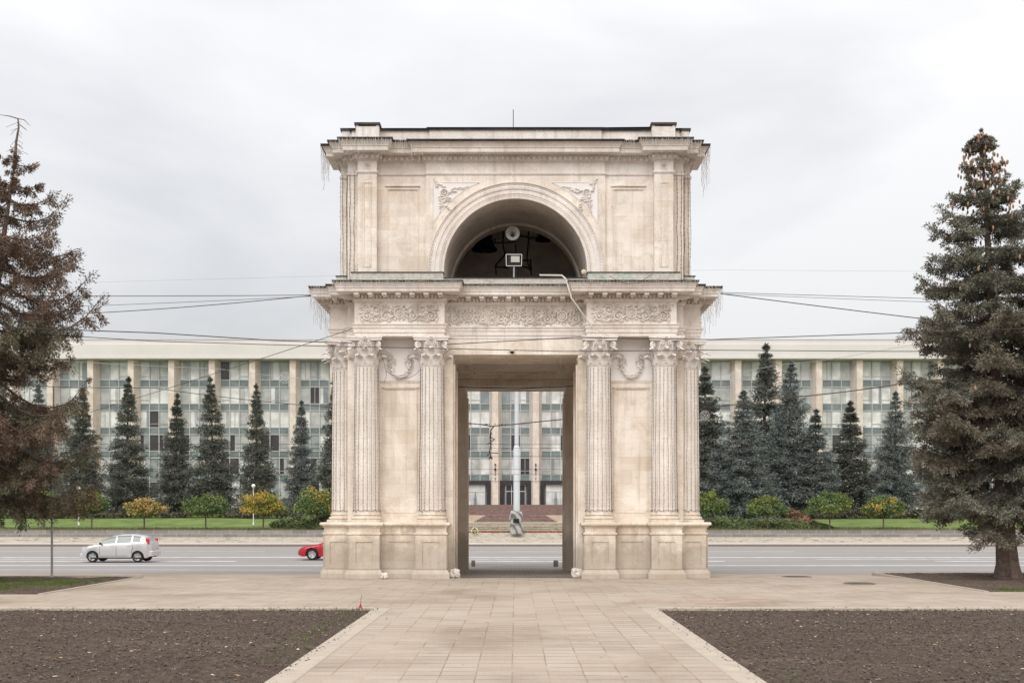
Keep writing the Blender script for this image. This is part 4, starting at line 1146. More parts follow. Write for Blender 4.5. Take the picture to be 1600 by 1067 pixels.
def make_window(x, z0, z1, spz, parent):
    """a three-light window band with its spandrel below"""
    b = MB(); w = WX*2; t = .055
    for i in range(4):
        xx = x-WX+i*w/3; b.box(xx-t, xx+t, .10, .34, spz, z1)
    b.box(x-WX+t, x+WX-t, .14, .33, z0-.05, z0+.05); b.box(x-WX+t, x+WX-t, .14, .33, spz, spz+.05); b.box(x-WX+t, x+WX-t, .14, .33, z1-.12, z1)
    for i in range(3):
        if rg.random() < .35:
            xa = x-WX+i*w/3+t; b.box(xa, xa+w/3-2*t, .17, .31, z0+.52, z0+.58)
        if rg.random() < .12:
            xa = x-WX+i*w/3+w/6; b.box(xa-.03, xa+.03, .17, .31, z0+.05, z1-.12)
    o = b.build('window', MULL, parent)
    b = MB(); low = 1 if z1 < L_(15) else 0
    for i in range(3):
        r = rg.random()
        m = (0 if r < .55 else 1 if r < .70 else 4 if r < .88 else 2 if r < .97 else 3) if not low else (0 if r < .25 else 1 if r < .42 else 4 if r < .55 else 2 if r < .74 else 3)
        xa, xb = x-WX+i*w/3+t, x-WX+(i+1)*w/3-t
        if rg.random() < .25:
            xm = xa+(xb-xa)*rg.uniform(.25,.75); m2 = rg.choice([0,1,2,4])
            b.mat(m).add([(xa,.27,z0),(xm,.27,z0),(xm,.27,z1),(xa,.27,z1)], [(0,1,2,3)]); b.mat(m2).add([(xm,.27,z0),(xb,.27,z0),(xb,.27,z1),(xm,.27,z1)], [(0,1,2,3)])
        else: b.mat(m).add([(xa,.27,z0),(xb,.27,z0),(xb,.27,z1),(xa,.27,z1)], [(0,1,2,3)])
    b.build('pane', GL, o)
    b = MB()
    for i in range(3): xa, xb = x-WX+i*w/3+t, x-WX+(i+1)*w/3-t; b.add([(xa,.22,spz+.05),(xb,.22,spz+.05),(xb,.22,z0-.05),(xa,.22,z0-.05)], [(0,1,2,3)])
    b.build('spandrel', SPAN, o)
far = MB(); seen = [k for k in range(-12, 13) if abs(k) <= 1 or k <= -5 or k >= 5]
for k in range(-NB, NB+1):
    for j in range(6):
        z1, z0 = L_(tops[j]), L_(bots[j]); spz = z0-.98
        if abs(k) <= 1 and j == 5: continue
        vis = k in seen and j < 5 or (k in (-9,-7,-6,8,9) and j == 5)
        if vis: make_window(k*bay, z0, z1, spz if j < 5 else z0-.9, gb)
        else:
            xx = k*bay
            for i in range(4):
                q = xx-WX+i*WX*2/3; far.mat(0).box(q-.055, q+.055, .10, .34, spz, z1)
            for i in range(3):
                xa, xb = xx-WX+i*WX*2/3+.055, xx-WX+(i+1)*WX*2/3-.055
                far.mat(rg.choice([1,1,2,3,4])).add([(xa,.27,z0),(xb,.27,z0),(xb,.27,z1),(xa,.27,z1)], [(0,1,2,3)]); far.mat(5).add([(xa,.22,spz),(xb,.22,spz),(xb,.22,z0),(xa,.22,z0)], [(0,1,2,3)])
o = far.build('window', [MULL]+GL[:4]+[SPAN], gb); o['kind'] = 'stuff'
# the three doorways on the axis
DK = simple('dark granite portal', (.035,.032,.034), .35, var=.3, scale=2)
WHF = simple('white door frame', (.66,.67,.66), .5, var=.05)
for k in (-1, 0, 1):
    xx = k*bay; b = MB(); z1 = L_(6.62); z0 = .02
    b.box(xx-WX-.3, xx-WX+.42, -.5, .3, z0, z1); b.box(xx+WX-.42, xx+WX+.3, -.5, .3, z0, z1); b.box(xx-WX+.422, xx+WX-.422, -.5, .3, z1-.55, z1)
    p = b.build('portal', DK, gb)
    b = MB(); xa, xb = xx-1.45, xx+1.45; zt = z1-.56; mats = [WHF, GL[0] if k else GL[3], GL[2]]
    for q in (xa, xx-.62, xx+.55, xb-.08): b.mat(0).box(q, q+.08, -.12, .1, z0, zt)
    b.mat(0).box(xa+.082, xb-.082, -.10, .1, 2.0, 2.09); b.mat(0).box(xa+.082, xb-.082, -.10, .1, zt-.08, zt)
    b.mat(1).add([(xa,.0,z0),(xb,.0,z0),(xb,.0,zt),(xa,.0,zt)], [(0,1,2,3)])
    if k: b.mat(2).lathe([(.18,.05),(.20,1.0),(.12,1.3),(.06,1.9)], (xx-.02,-.2,0), 10)
    b.build('door', mats, p)
for s in (-.5, .5):
    b = MB()
    for dz, r_ in ((5.9,.13),(5.2,.17),(4.1,.12),(3.5,.09)): b.mat(0 if dz > 5 else 1).ball((s*bay, -1.5, dz), r_, 8)
    b.mat(0).tube([(s*bay,-1.45,3.4),(s*bay,-1.45,6.1)], .035, 5)
    b.build('wall_lamp', [IRON, WHITEM], gb)

# ------------------------------------------------------------ globe lamps
def globe_lamp(px, py, D, label, r=.2):
    c = at(px, py, D); z0 = lawn(c.x, D)-.2
    t = thing('globe_lamp', (c.x, D, z0), label, 'lamp', 'globe lamps on the lawn')
    b = MB(); b.tube([(0,0,0),(0,0,c.z-z0-r*.8)], .045, 8); b.lathe([(.12,0),(.12,c.z-z0-r-.02),(.05,c.z-z0-r-.1)][:1]+[(.09,.3),(.045,.5)], n=10); b.build('post', WHITEM, t)
    b = MB(); b.lathe([(.09,0),(.12,.05),(.10,.10)], (0,0,c.z-z0-r-.05), 10); b.build('collar', GREYM, t)
    b = MB(); b.ball((0,0,c.z-z0), r, 14); b.build('globe', GLASSW, t, smooth=True)
globe_lamp(123, 763, 108, 'white globe lamp behind the green and yellow tree near the left spruce')
globe_lamp(396, 759, 108, 'white globe lamp above the yellow globe tree left of the arch')

# pole at the left
c = at(81, 901, 32.2)
t = thing('thin_pole', (c.x, 32.2, 0), 'thin grey metal pole standing on the bed at the left', 'pole')
b = MB(); b.tube([(0,0,-.2),(.01,0,2.6),(.06,0,5.6)], [.038,.03,.022], 8); b.build('shaft', GREYM, t, smooth=True)
b = MB(); b.lathe([(.07,-.05),(.065,.06),(.04,.08)], n=12); b.build('base_collar', GREYM, t)
# ------------------------------------------------------------ cables
def cable(name, pts, label, r=.012, sag=0.0, mt=None, group='cables strung across the square', n=14):
    """pts: (px, py, depth) of the ends; sag in metres"""
    P = [at(*p) for p in pts]; out = []
    for a, b2 in zip(P[:-1], P[1:]):
        for i in range(n):
            t_ = i/n; q = a.lerp(b2, t_); q.z -= 4*sag*t_*(1-t_); out.append(q)
    out.append(P[-1]); b = MB(); b.tube(out, r*.78, 4)
    return tag(b.build('cable', mt or WIRE), label, 'cable', group)
cable('cable', [(-120,461,30),(486,461,32.1)], 'upper of the dark cables running left from the lower cornice of the arch', .012, .03)
cable('cable', [(-120,497,36),(486,462,32.2)], 'cable sagging left from the cornice of the arch through the spruce branches', .014, .15)
cable('cable', [(-120,485,40),(486,463,32.4)], 'middle one of three cables left of the lower cornice', .009, .05)
cable('cable', [(150,441,60),(560,430,60),(1127,422,60),(1440,424,60)], 'very thin pale line crossing the sky behind the arch', .007, .0, GREYM)
cable('cable', [(1126,457,32.3),(1700,474,36)], 'upper cable running right from the cornice to the big spruce', .010, .0)
cable('cable', [(1126,459,32.3),(1700,480,33)], 'second cable running right just below the upper one', .008, .02)
cable('cable', [(1126,459,32.3),(1700,528,30)], 'thick cable descending right from the cornice into the spruce', .016, .02)
cable('cable', [(-100,508,26),(240,520,29),(430,532,31),(550,536,31.3)], 'dark cable from the left spruce to the left capitals, upper of two', .016, .0)
cable('cable', [(-100,512,30),(240,533,30.5),(545,542,31.1),(650,543.5,31.2),(880,549,31.2),(1110,547,31.2),(1400,549,31),(1700,548,31)], 'long cable passing across the capitals and under the architrave', .013, .0)
cable('cable', [(60,668,44),(550,514,31.6)], 'cable rising from lower left to the architrave corner', .012, .05)
cable('cable', [(698,538,31.2),(905,527,31.2),(1110,530.5,31.3),(1700,510,29)], 'cable rising right across the architrave to the big spruce', .015, .0)
cable('cable', [(-60,552,70),(340,576,70),(540,596,70)], 'thin wire crossing the left wing of the building at window height', .018, .1, GREYM)
cable('cable', [(-60,597,60),(240,606,60),(530,637,60)], 'dark wire across the second row of windows on the left', .022, .1)
cable('cable', [(1100,636,50),(1210,623,50),(1400,601,48),(1700,560,44)], 'dark fairy light line running right in front of the spruces', .030, .05, WIREB)
cable('cable', [(1097,588,70),(1210,571,70),(1390,545,70),(1600,500,70)], 'thin suspension wire crossing the right wing of the building', .016, .1, GREYM)
for i, (y, D, r_) in enumerate(((694,84,.02),(700,84,.014),(713,78,.018),(733,78,.016),(741,74,.014),(752,74,.016))):
    cable('cable', [(-400,y-1,D),(2000,y+1,D)], ['topmost of the straight trolley wires over the road','second trolley wire from the top over the road','third trolley wire from the top over the road','fourth trolley wire from the top over the road','fifth trolley wire from the top over the road','lowest of the straight trolley wires over the road'][i], r_, 0, WIRE, 'trolley wires over the road')
cable('cable', [(712,604,38.0),(800,607,38.0),(898,603,38.0)], 'cable strung across the hall of the passage under the ceiling', .018, .01)
# broken garland behind the passage
cc = [at(*p) for p in ((700,658,47),(735,661.5,47),(752,663,47),(767,666,47),(800,663,47),(840,659,47),(880,655,47),(930,650,47))]
b = MB(); b.tube(cc, .022, 5); r = random.Random(8)
q = [at(*p) for p in ((772,666,47),(767,672,47),(765.5,683,47),(766.5,694,47),(765,706,47),(767.5,717,47))]; b.tube(q, .024, 5)
for (a, e) in (((766,684),(773,686)),((773,686),(768,690)),((766,691),(761,694)),((766,707),(779,708)),((766,709),(761,711)),((766,714),(770,717)),((766,712),(764,718))): b.tube([at(a[0],a[1],47), at(e[0],e[1],47)], .018, 4)
for i in range(40):
    t_ = r.random(); a = cc[1].lerp(cc[4], t_) if r.random() < .4 else q[1].lerp(q[5], t_); b.ball((a.x+(r.random()-.5)*.08, a.y, a.z-.03*r.random()), .028, 4)
tag(b.build('broken_light_garland', WIREB), 'torn brown light garland with a hanging end, seen through the passage', 'light garland')

# ------------------------------------------------------------ fairy lights on the arch
bulb = simple('tiny brown bulb', (.06,.04,.03), .5)
def strings(label, segs, parent=None, r=.0065, step=.105, bs=.017, seed=1, nm='string_lights', grp='strings of lights on the arch'):
    """one long cord zig-zagging up and down: list of polylines"""
    b = MB(); rr_ = random.Random(seed)
    for s_ in segs:
        b.mat(0).tube(s_, r, 3, cap=False)
        for p0, p1 in zip(s_[:-1], s_[1:]):
            p0, p1 = Vector(p0), Vector(p1); L = (p1-p0).length; n = int(L/step)
            for i in range(n):
                q = p0.lerp(p1, (i+rr_.random()*.5)/max(n,1)); b.mat(1).ball((q.x+(rr_.random()-.5)*.02, q.y, q.z), bs, 4)
    return tag(b.build(nm, [WIREB, bulb]), label, 'string lights', grp)
def col_strings(x, y, k, label, seed):
    """k: facing angle; cords down the visible flutes"""
    segs = []; r_ = random.Random(seed)
    for i in range(10):
        a = k + (i-4.5)*R(20) + (r_.random()-.5)*.06; pts = []
        for j in range(9):
            t_ = j/8; z = 1.95+(6.15-1.95)*t_; rr_ = .385-.038*t_; aa = a+(r_.random()-.5)*.035
            pts.append((x+math.sin(aa)*rr_, y-math.cos(aa)*rr_, z))
        segs.append(pts)
    pts = []
    for j in range(19):
        a = k + (j-9)*R(11); pts.append((x+math.sin(a)*.405, y-math.cos(a)*.405, 1.93+.05*abs(math.sin(j*1.3))))
    segs.append(pts); segs.append([(p[0], p[1], p[2]+.035*math.cos(i*2)) for i, p in enumerate(pts)])
    strings(label, segs, seed=seed, r=.0045, bs=.0125, step=.10)
yc = AY-HW-.20
col_strings(-CX2, yc, 0, 'brown string lights on the second column from the left', 1); col_strings(-CX1, yc, 0, 'brown string lights on the column left of the passage', 2)
col_strings(CX1, yc, 0, 'brown string lights on the column right of the passage', 3); col_strings(CX2, yc, 0, 'brown string lights on the second column from the right', 4)
col_strings(-HW-.20, AY-CX2, R(-40), 'brown string lights on the outermost left column', 5); col_strings(HW+.20, AY-CX2, R(40), 'brown string lights on the outermost right column', 6)
for s, lab in ((-1,'left'),(1,'right')):
    segs = []; r_ = random.Random(9+s)
    for x, y in ((4.66,AY-HW-.03),(4.78,AY-HW-.03),(4.90,AY-HW-.03),(5.0,AY-HW-.03),(5.03,AY-4.68),(5.16,AY-4.68),(5.235,AY-4.62),(5.24,AY-4.3)):
        segs.append([(s*(x+(r_.random()-.5)*.03), y, 8.66+(12.0-8.66)*j/8) for j in range(9)])
    strings(f'brown string lights down the {lab} corner of the attic storey', segs, seed=20+s)
b = MB()
for (pts) in ([(594,552),(600,566),(603,579),(604,588),(600,597),(594,598)], [(603,579),(613,586),(628,591),(640,590),(651,584),(657,577)]):
    b.tube([at(x, y, AY-HW-.35) for x, y in pts], .006, 4)
tag(b.build('loose_cord', WIREB), 'loose looping cord hanging between the two left capitals', 'cord', 'loose cords on the arch')
b = MB(); b.tube([at(x, y, 31.3) for x, y in ((952,431),(962,437),(980,444),(998,442),(1010,434),(1020,428))], .007, 4)
tag(b.build('loose_cord', WIREB), 'thin dark cord sagging over the right end of the lower cornice', 'cord', 'loose cords on the arch')
def icicles(name, label, edges, step, lo, hi, seed, mid=None):
    b = MB(); r_ = random.Random(seed)
    for (x0, y0, x1, y1, z, l0, l1) in edges:
        L = math.hypot(x1-x0, y1-y0); n = int(L/step)
        b.tube([(x0+(x1-x0)*i/12, y0+(y1-y0)*i/12, z+.02+.03*math.sin(i*2.1)) for i in range(13)], .006, 3, cap=False)
        for i in range(n):
            t_ = (i+r_.random())/n; x, y = x0+(x1-x0)*t_, y0+(y1-y0)*t_; h = lo+(hi-lo)*r_.random()**1.5
            h *= l0+(l1-l0)*t_; k = max(2, int(h/.09)); pts = [(x, y, z+.02)]
            for j in range(1, k+1): pts.append((x+(r_.random()-.5)*.035, y+(r_.random()-.5)*.02, z-h*j/k))
            b.tube(pts, .005, 3, cap=False)
            for p in pts[1:]: b.ball(p, .0095, 4)
    return tag(b.build(name, ICE), label, 'icicle lights', 'icicle lights hung from the cornices')
def edges_for(plan_x, z, p, cyl):
    return None
e1, e2 = HW+E+.565, HW+.565; zc = 8.53
yy = AY
icicles('icicle_lights', 'pale icicle lights hung along the left front of the lower cornice', [(-5.25,yy-e1,-1.5,yy-e1,zc,1,1)], .035, .04, .22, 1)
icicles('icicle_lights', 'pale icicle lights hung along the right front of the lower cornice', [(1.5,yy-e1,5.25,yy-e1,zc,1,1)], .035, .04, .22, 2)
icicles('icicle_lights', 'pale icicle lights hung along the middle of the lower cornice', [(-1.5,yy-e2,1.5,yy-e2,zc,1,1)], .035, .04, .2, 3)
icicles('icicle_lights', 'long pale icicle lights hanging off the left side of the lower cornice', [(-e1,yy-5.25,-e1,yy-1.5,zc,1,1),(-5.55,yy-e2,-5.5,yy-5.3,zc,.5,.5),(-6.08,yy-5.27,-5.6,yy-5.27,zc,.7,.4)], .075, .12, 1.0, 4)
icicles('icicle_lights', 'long pale icicle lights hanging off the right side of the lower cornice', [(e1,yy-5.25,e1,yy-1.5,zc,1,1),(5.55,yy-e2,5.5,yy-5.3,zc,.5,.5),(6.08,yy-5.27,5.6,yy-5.27,zc,.7,.4)], .075, .12, 1.0, 5)
a1 = HW+AP+.52; za = 12.74
icicles('icicle_lights', 'pale icicle lights on the upper left corner cornice', [(-5.15,yy-a1,-3.6,yy-a1,za,1,1),(-a1,yy-5.15,-a1,yy-3.6,za,2.4,2.4),(-5.45,yy-HW-.52,-5.2,yy-HW-.52,za,1,1),(-3.5,yy-HW-.53,-2.7,yy-HW-.53,za,1.2,1.2)], .045, .05, .5, 6)
icicles('icicle_lights', 'pale icicle lights on the upper right corner cornice', [(3.6,yy-a1,5.15,yy-a1,za,1,1),(a1,yy-5.15,a1,yy-3.6,za,2.4,2.4),(5.2,yy-HW-.52,5.45,yy-HW-.52,za,1,1),(2.7,yy-HW-.53,3.5,yy-HW-.53,za,1.2,1.2)], .045, .05, .5, 7)
# star shaped street decorations hung on the suspension wires
def deco(px, py, D, r_, label):
    c = at(px, py, D); b = MB()
    for sc_ in (1, .62): b.tube([(r_*sc_*math.cos(a*PI/10), 0, r_*sc_*math.sin(a*PI/10)) for a in range(21)], .011, 4)
    for a in range(5): b.tube([(0,0,0),(r_*math.cos(a*1.257),0,r_*math.sin(a*1.257))], .008, 4)
    tag(b.build('ring_decoration', ICE, loc=c), label, 'decoration', 'ring decorations on wires')
deco(1148, 590, 68, .34, 'pale ring decoration hanging before a fin right of the arch'); deco(1101, 649, 48, .20, 'white double ring decoration in front of the spruce beside the arch'); deco(445, 590, 68, .34, 'pale ring decoration hanging before the windows left of the arch')
# ------------------------------------------------------------ trees
BARK = simple('spruce bark', (.155,.115,.095), .95, var=.35, scale=9, bs=1.0, bscale=14)
def leafmat(name, c1, c2, c3, scale, tr=0.0):
    m, nt, b = mat_new(name); o = objc(nt)
    c = ramp(nt, noise_n(nt, o, scale, 4, .7), [(.32, c1), (.5, c2), (.68, c3)])
    c = mixc(nt, c, ramp(nt, noise_n(nt, o, scale*7, 2, .6), [(.3,(.7,.7,.7)),(.7,(1.3,1.3,1.3))]), .8, 'MULTIPLY')
    nt.links.new(c, b.inputs['Base Color']); b.inputs['Roughness'].default_value = .75; b.inputs['Specular IOR Level'].default_value = .25
    if tr: b.inputs['Subsurface Weight'].default_value = 0
    return m
def spruce_mesh(h, radf, zb, nwh, per, seed, cr=.17, nt=70, tuft=.075, wd=.02, droop=.25, up=.25, lean=(0,0), sub=.34, jit=.3, groups=5, step=.2, flat=.65, hang=.0, sst=.3, skip=0.0):
    """tiers of boughs; every bough and its side boughs carry clumps of needles"""
    rs = np.random.RandomState(seed); Cp = []; Cd = []; Cr = []; Cg = []; limbs = MB()
    def ax(z): t = z/h; return np.array([lean[0]*t, lean[1]*t, z])
    for w in range(nwh):
        tz = (w+rs.rand()*.8)/nwh; z = zb+(h-zb)*(tz**.94); n = max(3, int(per*(1-.40*tz)+rs.rand()*1.5)); a0 = rs.rand()*6.28
        for k in range(n):
            if rs.rand() < skip: continue
            az = a0+k*6.283/n+(rs.rand()-.5)*.6; L = radf(z/h, az)*(1-jit*rs.rand()**1.3); zz = z+(rs.rand()-.5)*.25*h/nwh
            st = ax(zz); d = np.array([math.cos(az), math.sin(az), 0]); dr = droop*(1.25-tz*1.1)*(.6+.8*rs.rand()); uu = up*(.5+rs.rand())
            def pos(u): return st + d*L*u + np.array([0,0,L*(-dr*u*(2-u)+uu*u**3)])
            limbs.tube([pos(u) for u in np.linspace(0, .97, 7)], [(.012+.014*L)*(1-.85*u) for u in np.linspace(0, 1, 7)], 4, cap=False)
            g_ = rs.randint(groups); lines = [(pos(.25 if L > 1 else .1), pos(.6), pos(1.0), L*.75)]
            m = max(1, int(L*.8/sst))
            for i in range(m):
                u = .22+.74*(i+rs.rand()*.6)/m; p0 = pos(u)
                for sd in (-1, 1):
                    l = L*sub*(1.05-u*.8)*(.6+.6*rs.rand())+.10; an = az+sd*(R(40)+rs.rand()*R(28)); e = p0+np.array([math.cos(an)*l, math.sin(an)*l, -l*(dr*.5+hang*rs.rand())])
                    mid = (p0+e)/2+np.array([0,0,.06*l]); lines.append((p0, mid, e, l)); limbs.tube([p0, mid, e], [.010,.007,.003], 3, cap=False)
            for a_, b_, c_, l in lines:
                m2 = max(1, int(round(l/step)))
                for j in range(m2):
                    t = (j+.35+.6*rs.rand())/m2; t = min(t, 1.0); p = (a_*(1-t)**2+b_*2*t*(1-t)+c_*t*t) if l < L*.7 else (pos(.25+.75*t))
                    q = c_-a_; q = q/max(np.linalg.norm(q), 1e-6)
                    Cp.append(p); Cd.append(q); Cr.append(cr*(.65+.6*rs.rand())*(.28+.72*min(1, L/1.7))*(1.05-.25*t)); Cg.append(g_)
    for z in np.linspace(h-.9, h, 7): Cp.append(ax(z)); Cd.append(np.array([0,0,1.])); Cr.append(cr*(.16+.28*(h-z)/.9)); Cg.append(0)
    Cp = np.array(Cp); Cd = np.array(Cd); Cr = np.array(Cr); Cg = np.array(Cg); n = len(Cp)
    P = np.repeat(Cp, nt, 0); D_ = np.repeat(Cd, nt, 0); Rr = np.repeat(Cr, nt)[:,None]; N_ = len(P)
    u = rs.randn(N_, 3); u /= np.linalg.norm(u, axis=1, keepdims=True); rad = rs.rand(N_,1)**.45
    off = u*Rr*rad; off[:,2] *= flat; along_ = (D_*(rs.rand(N_,1)-.5))*Rr*1.6
    hg = -np.abs(rs.randn(N_))*Rr[:,0]*hang*.9; P = P+off+along_; P[:,2] += hg
    dirs = D_*.75+u*.75+rs.randn(N_,3)*.25+np.array([0,0,.15-hang*.35]); dirs /= np.linalg.norm(dirs,axis=1,keepdims=True)
    side = np.cross(dirs, rs.randn(N_,3)); side /= np.linalg.norm(side,axis=1,keepdims=True)
    ln = tuft*(.6+.8*rs.rand(N_,1)); ww = wd*(.7+.6*rs.rand(N_,1))
    V = np.stack([P-side*ww, P+side*ww, P+dirs*ln], 1).reshape(-1, 3)
    return V, np.arange(3*N_).reshape(-1, 3), np.repeat(Cg, nt), limbs, ax
def trunk_mb(h, r0, ax, flare=True, n=14):
    b = MB(); m = 18; vs = []; fs = []; r_ = random.Random(int(h*10))
    for i in range(m+1):
        t = i/m; z = -.3+(h*.98+.3)*t; c = ax(max(z,0)); rr = r0*(1-.93*t)
        for k in range(n):
            a = 2*PI*k/n; f = 1+(.55*math.exp(-max(0,z+.05)/.32)*(1+.6*math.sin(k*2.7)) if flare else 0)+.06*math.sin(k*3.1+i)
            vs.append((c[0]+math.cos(a)*rr*f, c[1]+math.sin(a)*rr*f, z))
    for i in range(m):
        for k in range(n): fs.append((i*n+k, i*n+(k+1)%n, (i+1)*n+(k+1)%n, (i+1)*n+k))
    return b.add(vs, fs)

BLUE = leafmat('blue spruce needles', (.075,.094,.088), (.165,.19,.18), (.30,.335,.32), 1.1)
DKGR = leafmat('dark spruce needles', (.060,.068,.054), (.120,.132,.108), (.20,.215,.18), 1.1)
far_kinds = []
for i, (rf, per, mt) in enumerate((
    (lambda t, a: 3.3*(1-t)**.85*(1+.10*math.sin(3*a)), 9, DKGR),
    (lambda t, a: 3.7*(1-t)**.82*(1+.12*math.sin(2*a+1)), 10, DKGR),
    (lambda t, a: 3.0*(1-t)**.9*(1+.10*math.sin(2*a)), 9, BLUE),
    (lambda t, a: 4.4*(1-t)**.80*(1+.14*math.sin(3*a+2)), 11, BLUE))):
    V, Fc, G_, limbs, ax = spruce_mesh(14, rf, .5, (31,29,30,28)[i], (11,10,10,11)[i], 50+i, cr=.38, nt=22, tuft=.18, wd=.048, droop=.38, up=.24, sub=.34, jit=.6, step=.42, flat=.75, hang=.45, sst=.5)
    far_kinds.append((V, Fc, limbs, ax, mt))
fk = {}
def far_spruce(px, ytop, D, kind, rz, label, wid=1.0):
    V, Fc, limbs, ax, mt = far_kinds[kind]; c = at(px, ytop, D); z0 = lawn(c.x, D)-.1; s = (c.z-z0)/14
    t = thing('spruce_tree', (c.x, D, z0), label, 'tree', 'spruces in front of the government building', rz)
    if kind not in fk:
        a = np_mesh('crown', V, Fc, mt, t); tb = trunk_mb(14, .24, ax, False, 8); tb.add(limbs.v, limbs.f); fk[kind] = (a, tb.build('trunk', BARK, t))
    else:
        for o in fk[kind]: c_ = o.copy(); C.objects.link(c_); c_.parent = t
    t.scale = (s*wid*1.08, s*wid*.98, s); t.rotation_euler = (R(rnd.uniform(-2,2)), R(rnd.uniform(-2,2)), rz)
SP = [(28,640,126,1,'dark spruce mostly behind the brown tree at the far left',1.0),
 (62,602,128,3,'blue spruce half hidden behind the brown tree at the left',.9),
 (128,607,124,0,'dark green spruce just right of the thin pole',1.1),
 (197,590,126,1,'tall spruce above the silver car, behind the orange tree',.95),
 (272,615,125,0,'narrow spruce between the two taller ones left of the arch',1.05),
 (336,589,126,1,'tallest of the spruces standing left of the arch',.92),
 (402,600,126,1,'broad spruce behind the yellow globe tree',.9),
 (468,627,124,2,'short slim spruce behind the largest globe tree left of the arch',1.0),
 (528,585,122,1,'dark spruce partly hidden behind the left side of the arch',1.0),
 (1103,574,122,0,'spruce directly against the right side of the arch',1.3),
 (1157,612,119,3,'low wide blue spruce with brownish top right of the arch',1.4),
 (1191,538,127,1,'tallest blue spruce right of the arch with a bare pointed tip',1.05),
 (1228,566,124,3,'wide full blue spruce just right of the tallest one',1.05),
 (1271,640,122,2,'short spruce at the right edge of the dense blue group',1.6),
 (1330,627,125,0,'dark isolated spruce in front of the right wing windows',1.5),
 (1397,613,123,3,'blue spruce next to the big spruce on the right',1.05),
 (1470,630,125,1,'spruce hidden behind the big spruce, left of its trunk',1.0),
 (1590,620,125,1,'spruce at the right edge behind the big spruce',1.0)]
for i, (px, yt, D, k, lab, w) in enumerate(SP): far_spruce(px, yt, D, k, i*1.37, lab, w)

# the two large spruces at the sides of the plaza
G1 = leafmat('grey green needles', (.098,.098,.072), (.185,.182,.142), (.29,.288,.232), 1.4)
G2 = leafmat('brown green needles', (.10,.088,.062), (.185,.166,.125), (.27,.25,.195), 1.4)
CONE = simple('spruce cone', (.34,.205,.135), .8, var=.3, scale=6)
base = at(1576, 904, 32.0); zt = EYE+(801-205)*32/F
H = zt
prof_t = [0, .10, .20, .29, .49, .60, .675, .78, .86, .90, .94, .97, 1.0]
prof_r = [3.2, 3.35, 3.1, 2.95, 3.0, 2.6, 2.25, 1.75, 1.2, .6, .85, .5, .12]
V, Fc, G_, limbs, ax = spruce_mesh(H, lambda t, a: float(np.interp(t, prof_t, prof_r))*.94*(1+.10*math.sin(2*a+.5)+.06*math.sin(5*a)), 2.3, 27, 9, 77, cr=.185, nt=72, tuft=.07, wd=.019, droop=.42, up=.28, lean=(-.80,0), sub=.36, jit=.36, step=.22, flat=.7, hang=.25, sst=.33)
t = thing('spruce_tree', (base.x, 32.0, .0), 'big grey green spruce with orange cones near its top, on the right soil bed', 'tree')
zc_ = V[:,2].reshape(-1,3).mean(1); low = (np.random.RandomState(3).rand(len(G_)) < np.clip(.75-zc_/H, .12, .6))
hh = G_ % 5; mi = ((hh < 2) & (zc_ < H*.58) | (hh == 4) & (zc_ < H*.8)).astype(int)
np_mesh('crown', V, Fc, [G1, G2], t, mi=mi)
tb = trunk_mb(H, .30, ax); tb.add(limbs.v, limbs.f); tb.build('trunk', BARK, t)
b = MB(); r = random.Random(6)
for i in range(300):
    z = H*(1-.17*r.random()**1.1) if i < 250 else H*(.45+.4*r.random()); a = r.random()*6.28; rr_ = float(np.interp(z/H, prof_t, prof_r))*(.55+.42*r.random())
    if z > H*.9: rr_ *= .9
    c = ax(z); q = (c[0]+rr_*math.cos(a), c[1]+rr_*math.sin(a), z-.3*rr_); b.lathe([(.007,0),(.029,-.03),(.030,-.08),(.009,-.13)], q, 5)
b.build('cones', CONE, t)['kind'] = 'stuff'
# left: brown, thin, storm-torn spruce
base = Vector((-15.6, 30.5, 0)); zt = EYE+(801-183)*30.5/F; H = zt
B1 = leafmat('brown needles', (.095,.064,.045), (.18,.127,.092), (.27,.20,.15), 1.3)
B2 = leafmat('olive needles', (.08,.074,.048), (.145,.132,.088), (.21,.19,.13), 1.3)
prof_t = [0, .10, .20, .30, .40, .50, .60, .68, .76, .82, .88, .94, 1.0]
prof_r = [3.0, 3.4, 3.6, 3.4, 3.2, 3.0, 2.8, 2.5, 2.1, 1.4, .75, .45, .12]
def azf(az, z, rs): return rs.rand() < .93
V, Fc, G_, limbs, ax = spruce_mesh(H-1.1, lambda t, a: float(np.interp(t*(H-1.1)/H, prof_t, prof_r))*(1+.13*math.sin(3*a+1)), 2.9, 19, 7, 91, cr=.155, nt=60, tuft=.07, wd=.0165, droop=.50, up=.45, lean=(1.75,0), sub=.27, jit=.40, step=.17, flat=.65, hang=.75, sst=.33, skip=.08)
t = thing('spruce_tree', tuple(base), 'thinning brown spruce with drooping limbs and a bare hooked tip at the left edge', 'tree')
zc_ = V[:,2].reshape(-1,3).mean(1); mi = ((G_ % 5 < 3) & (zc_ < H*.55)).astype(int)
np_mesh('crown', V, Fc, [B1, B2], t, mi=mi)
r = random.Random(4)
x0, y0, z0 = ax(H-1.2); pts = [(x0,y0,z0),(x0+.03,y0,z0+.5),(x0+.10,y0,z0+.9),(x0+.08,y0,z0+1.15),(x0-.15,y0,z0+1.22),(x0-.42,y0,z0+1.26)]
limbs.tube(pts, [.05,.035,.026,.02,.014,.006], 5); limbs.tube([pts[3],(x0+.25,y0,z0+1.12),(x0+.42,y0,z0+.95)], [.012,.01,.005], 4)
for i in range(34):
    q = Vector(pts[0]).lerp(Vector(pts[3]), r.random()); a = r.random()*6.28; l = .12+.2*r.random(); limbs.tube([q, (q.x+math.cos(a)*l, q.y+math.sin(a)*l, q.z-.05-.15*r.random())], .006, 3)
tb = trunk_mb(H-1.1, .30, ax); tb.add(limbs.v, limbs.f); tb.build('trunk', BARK, t)

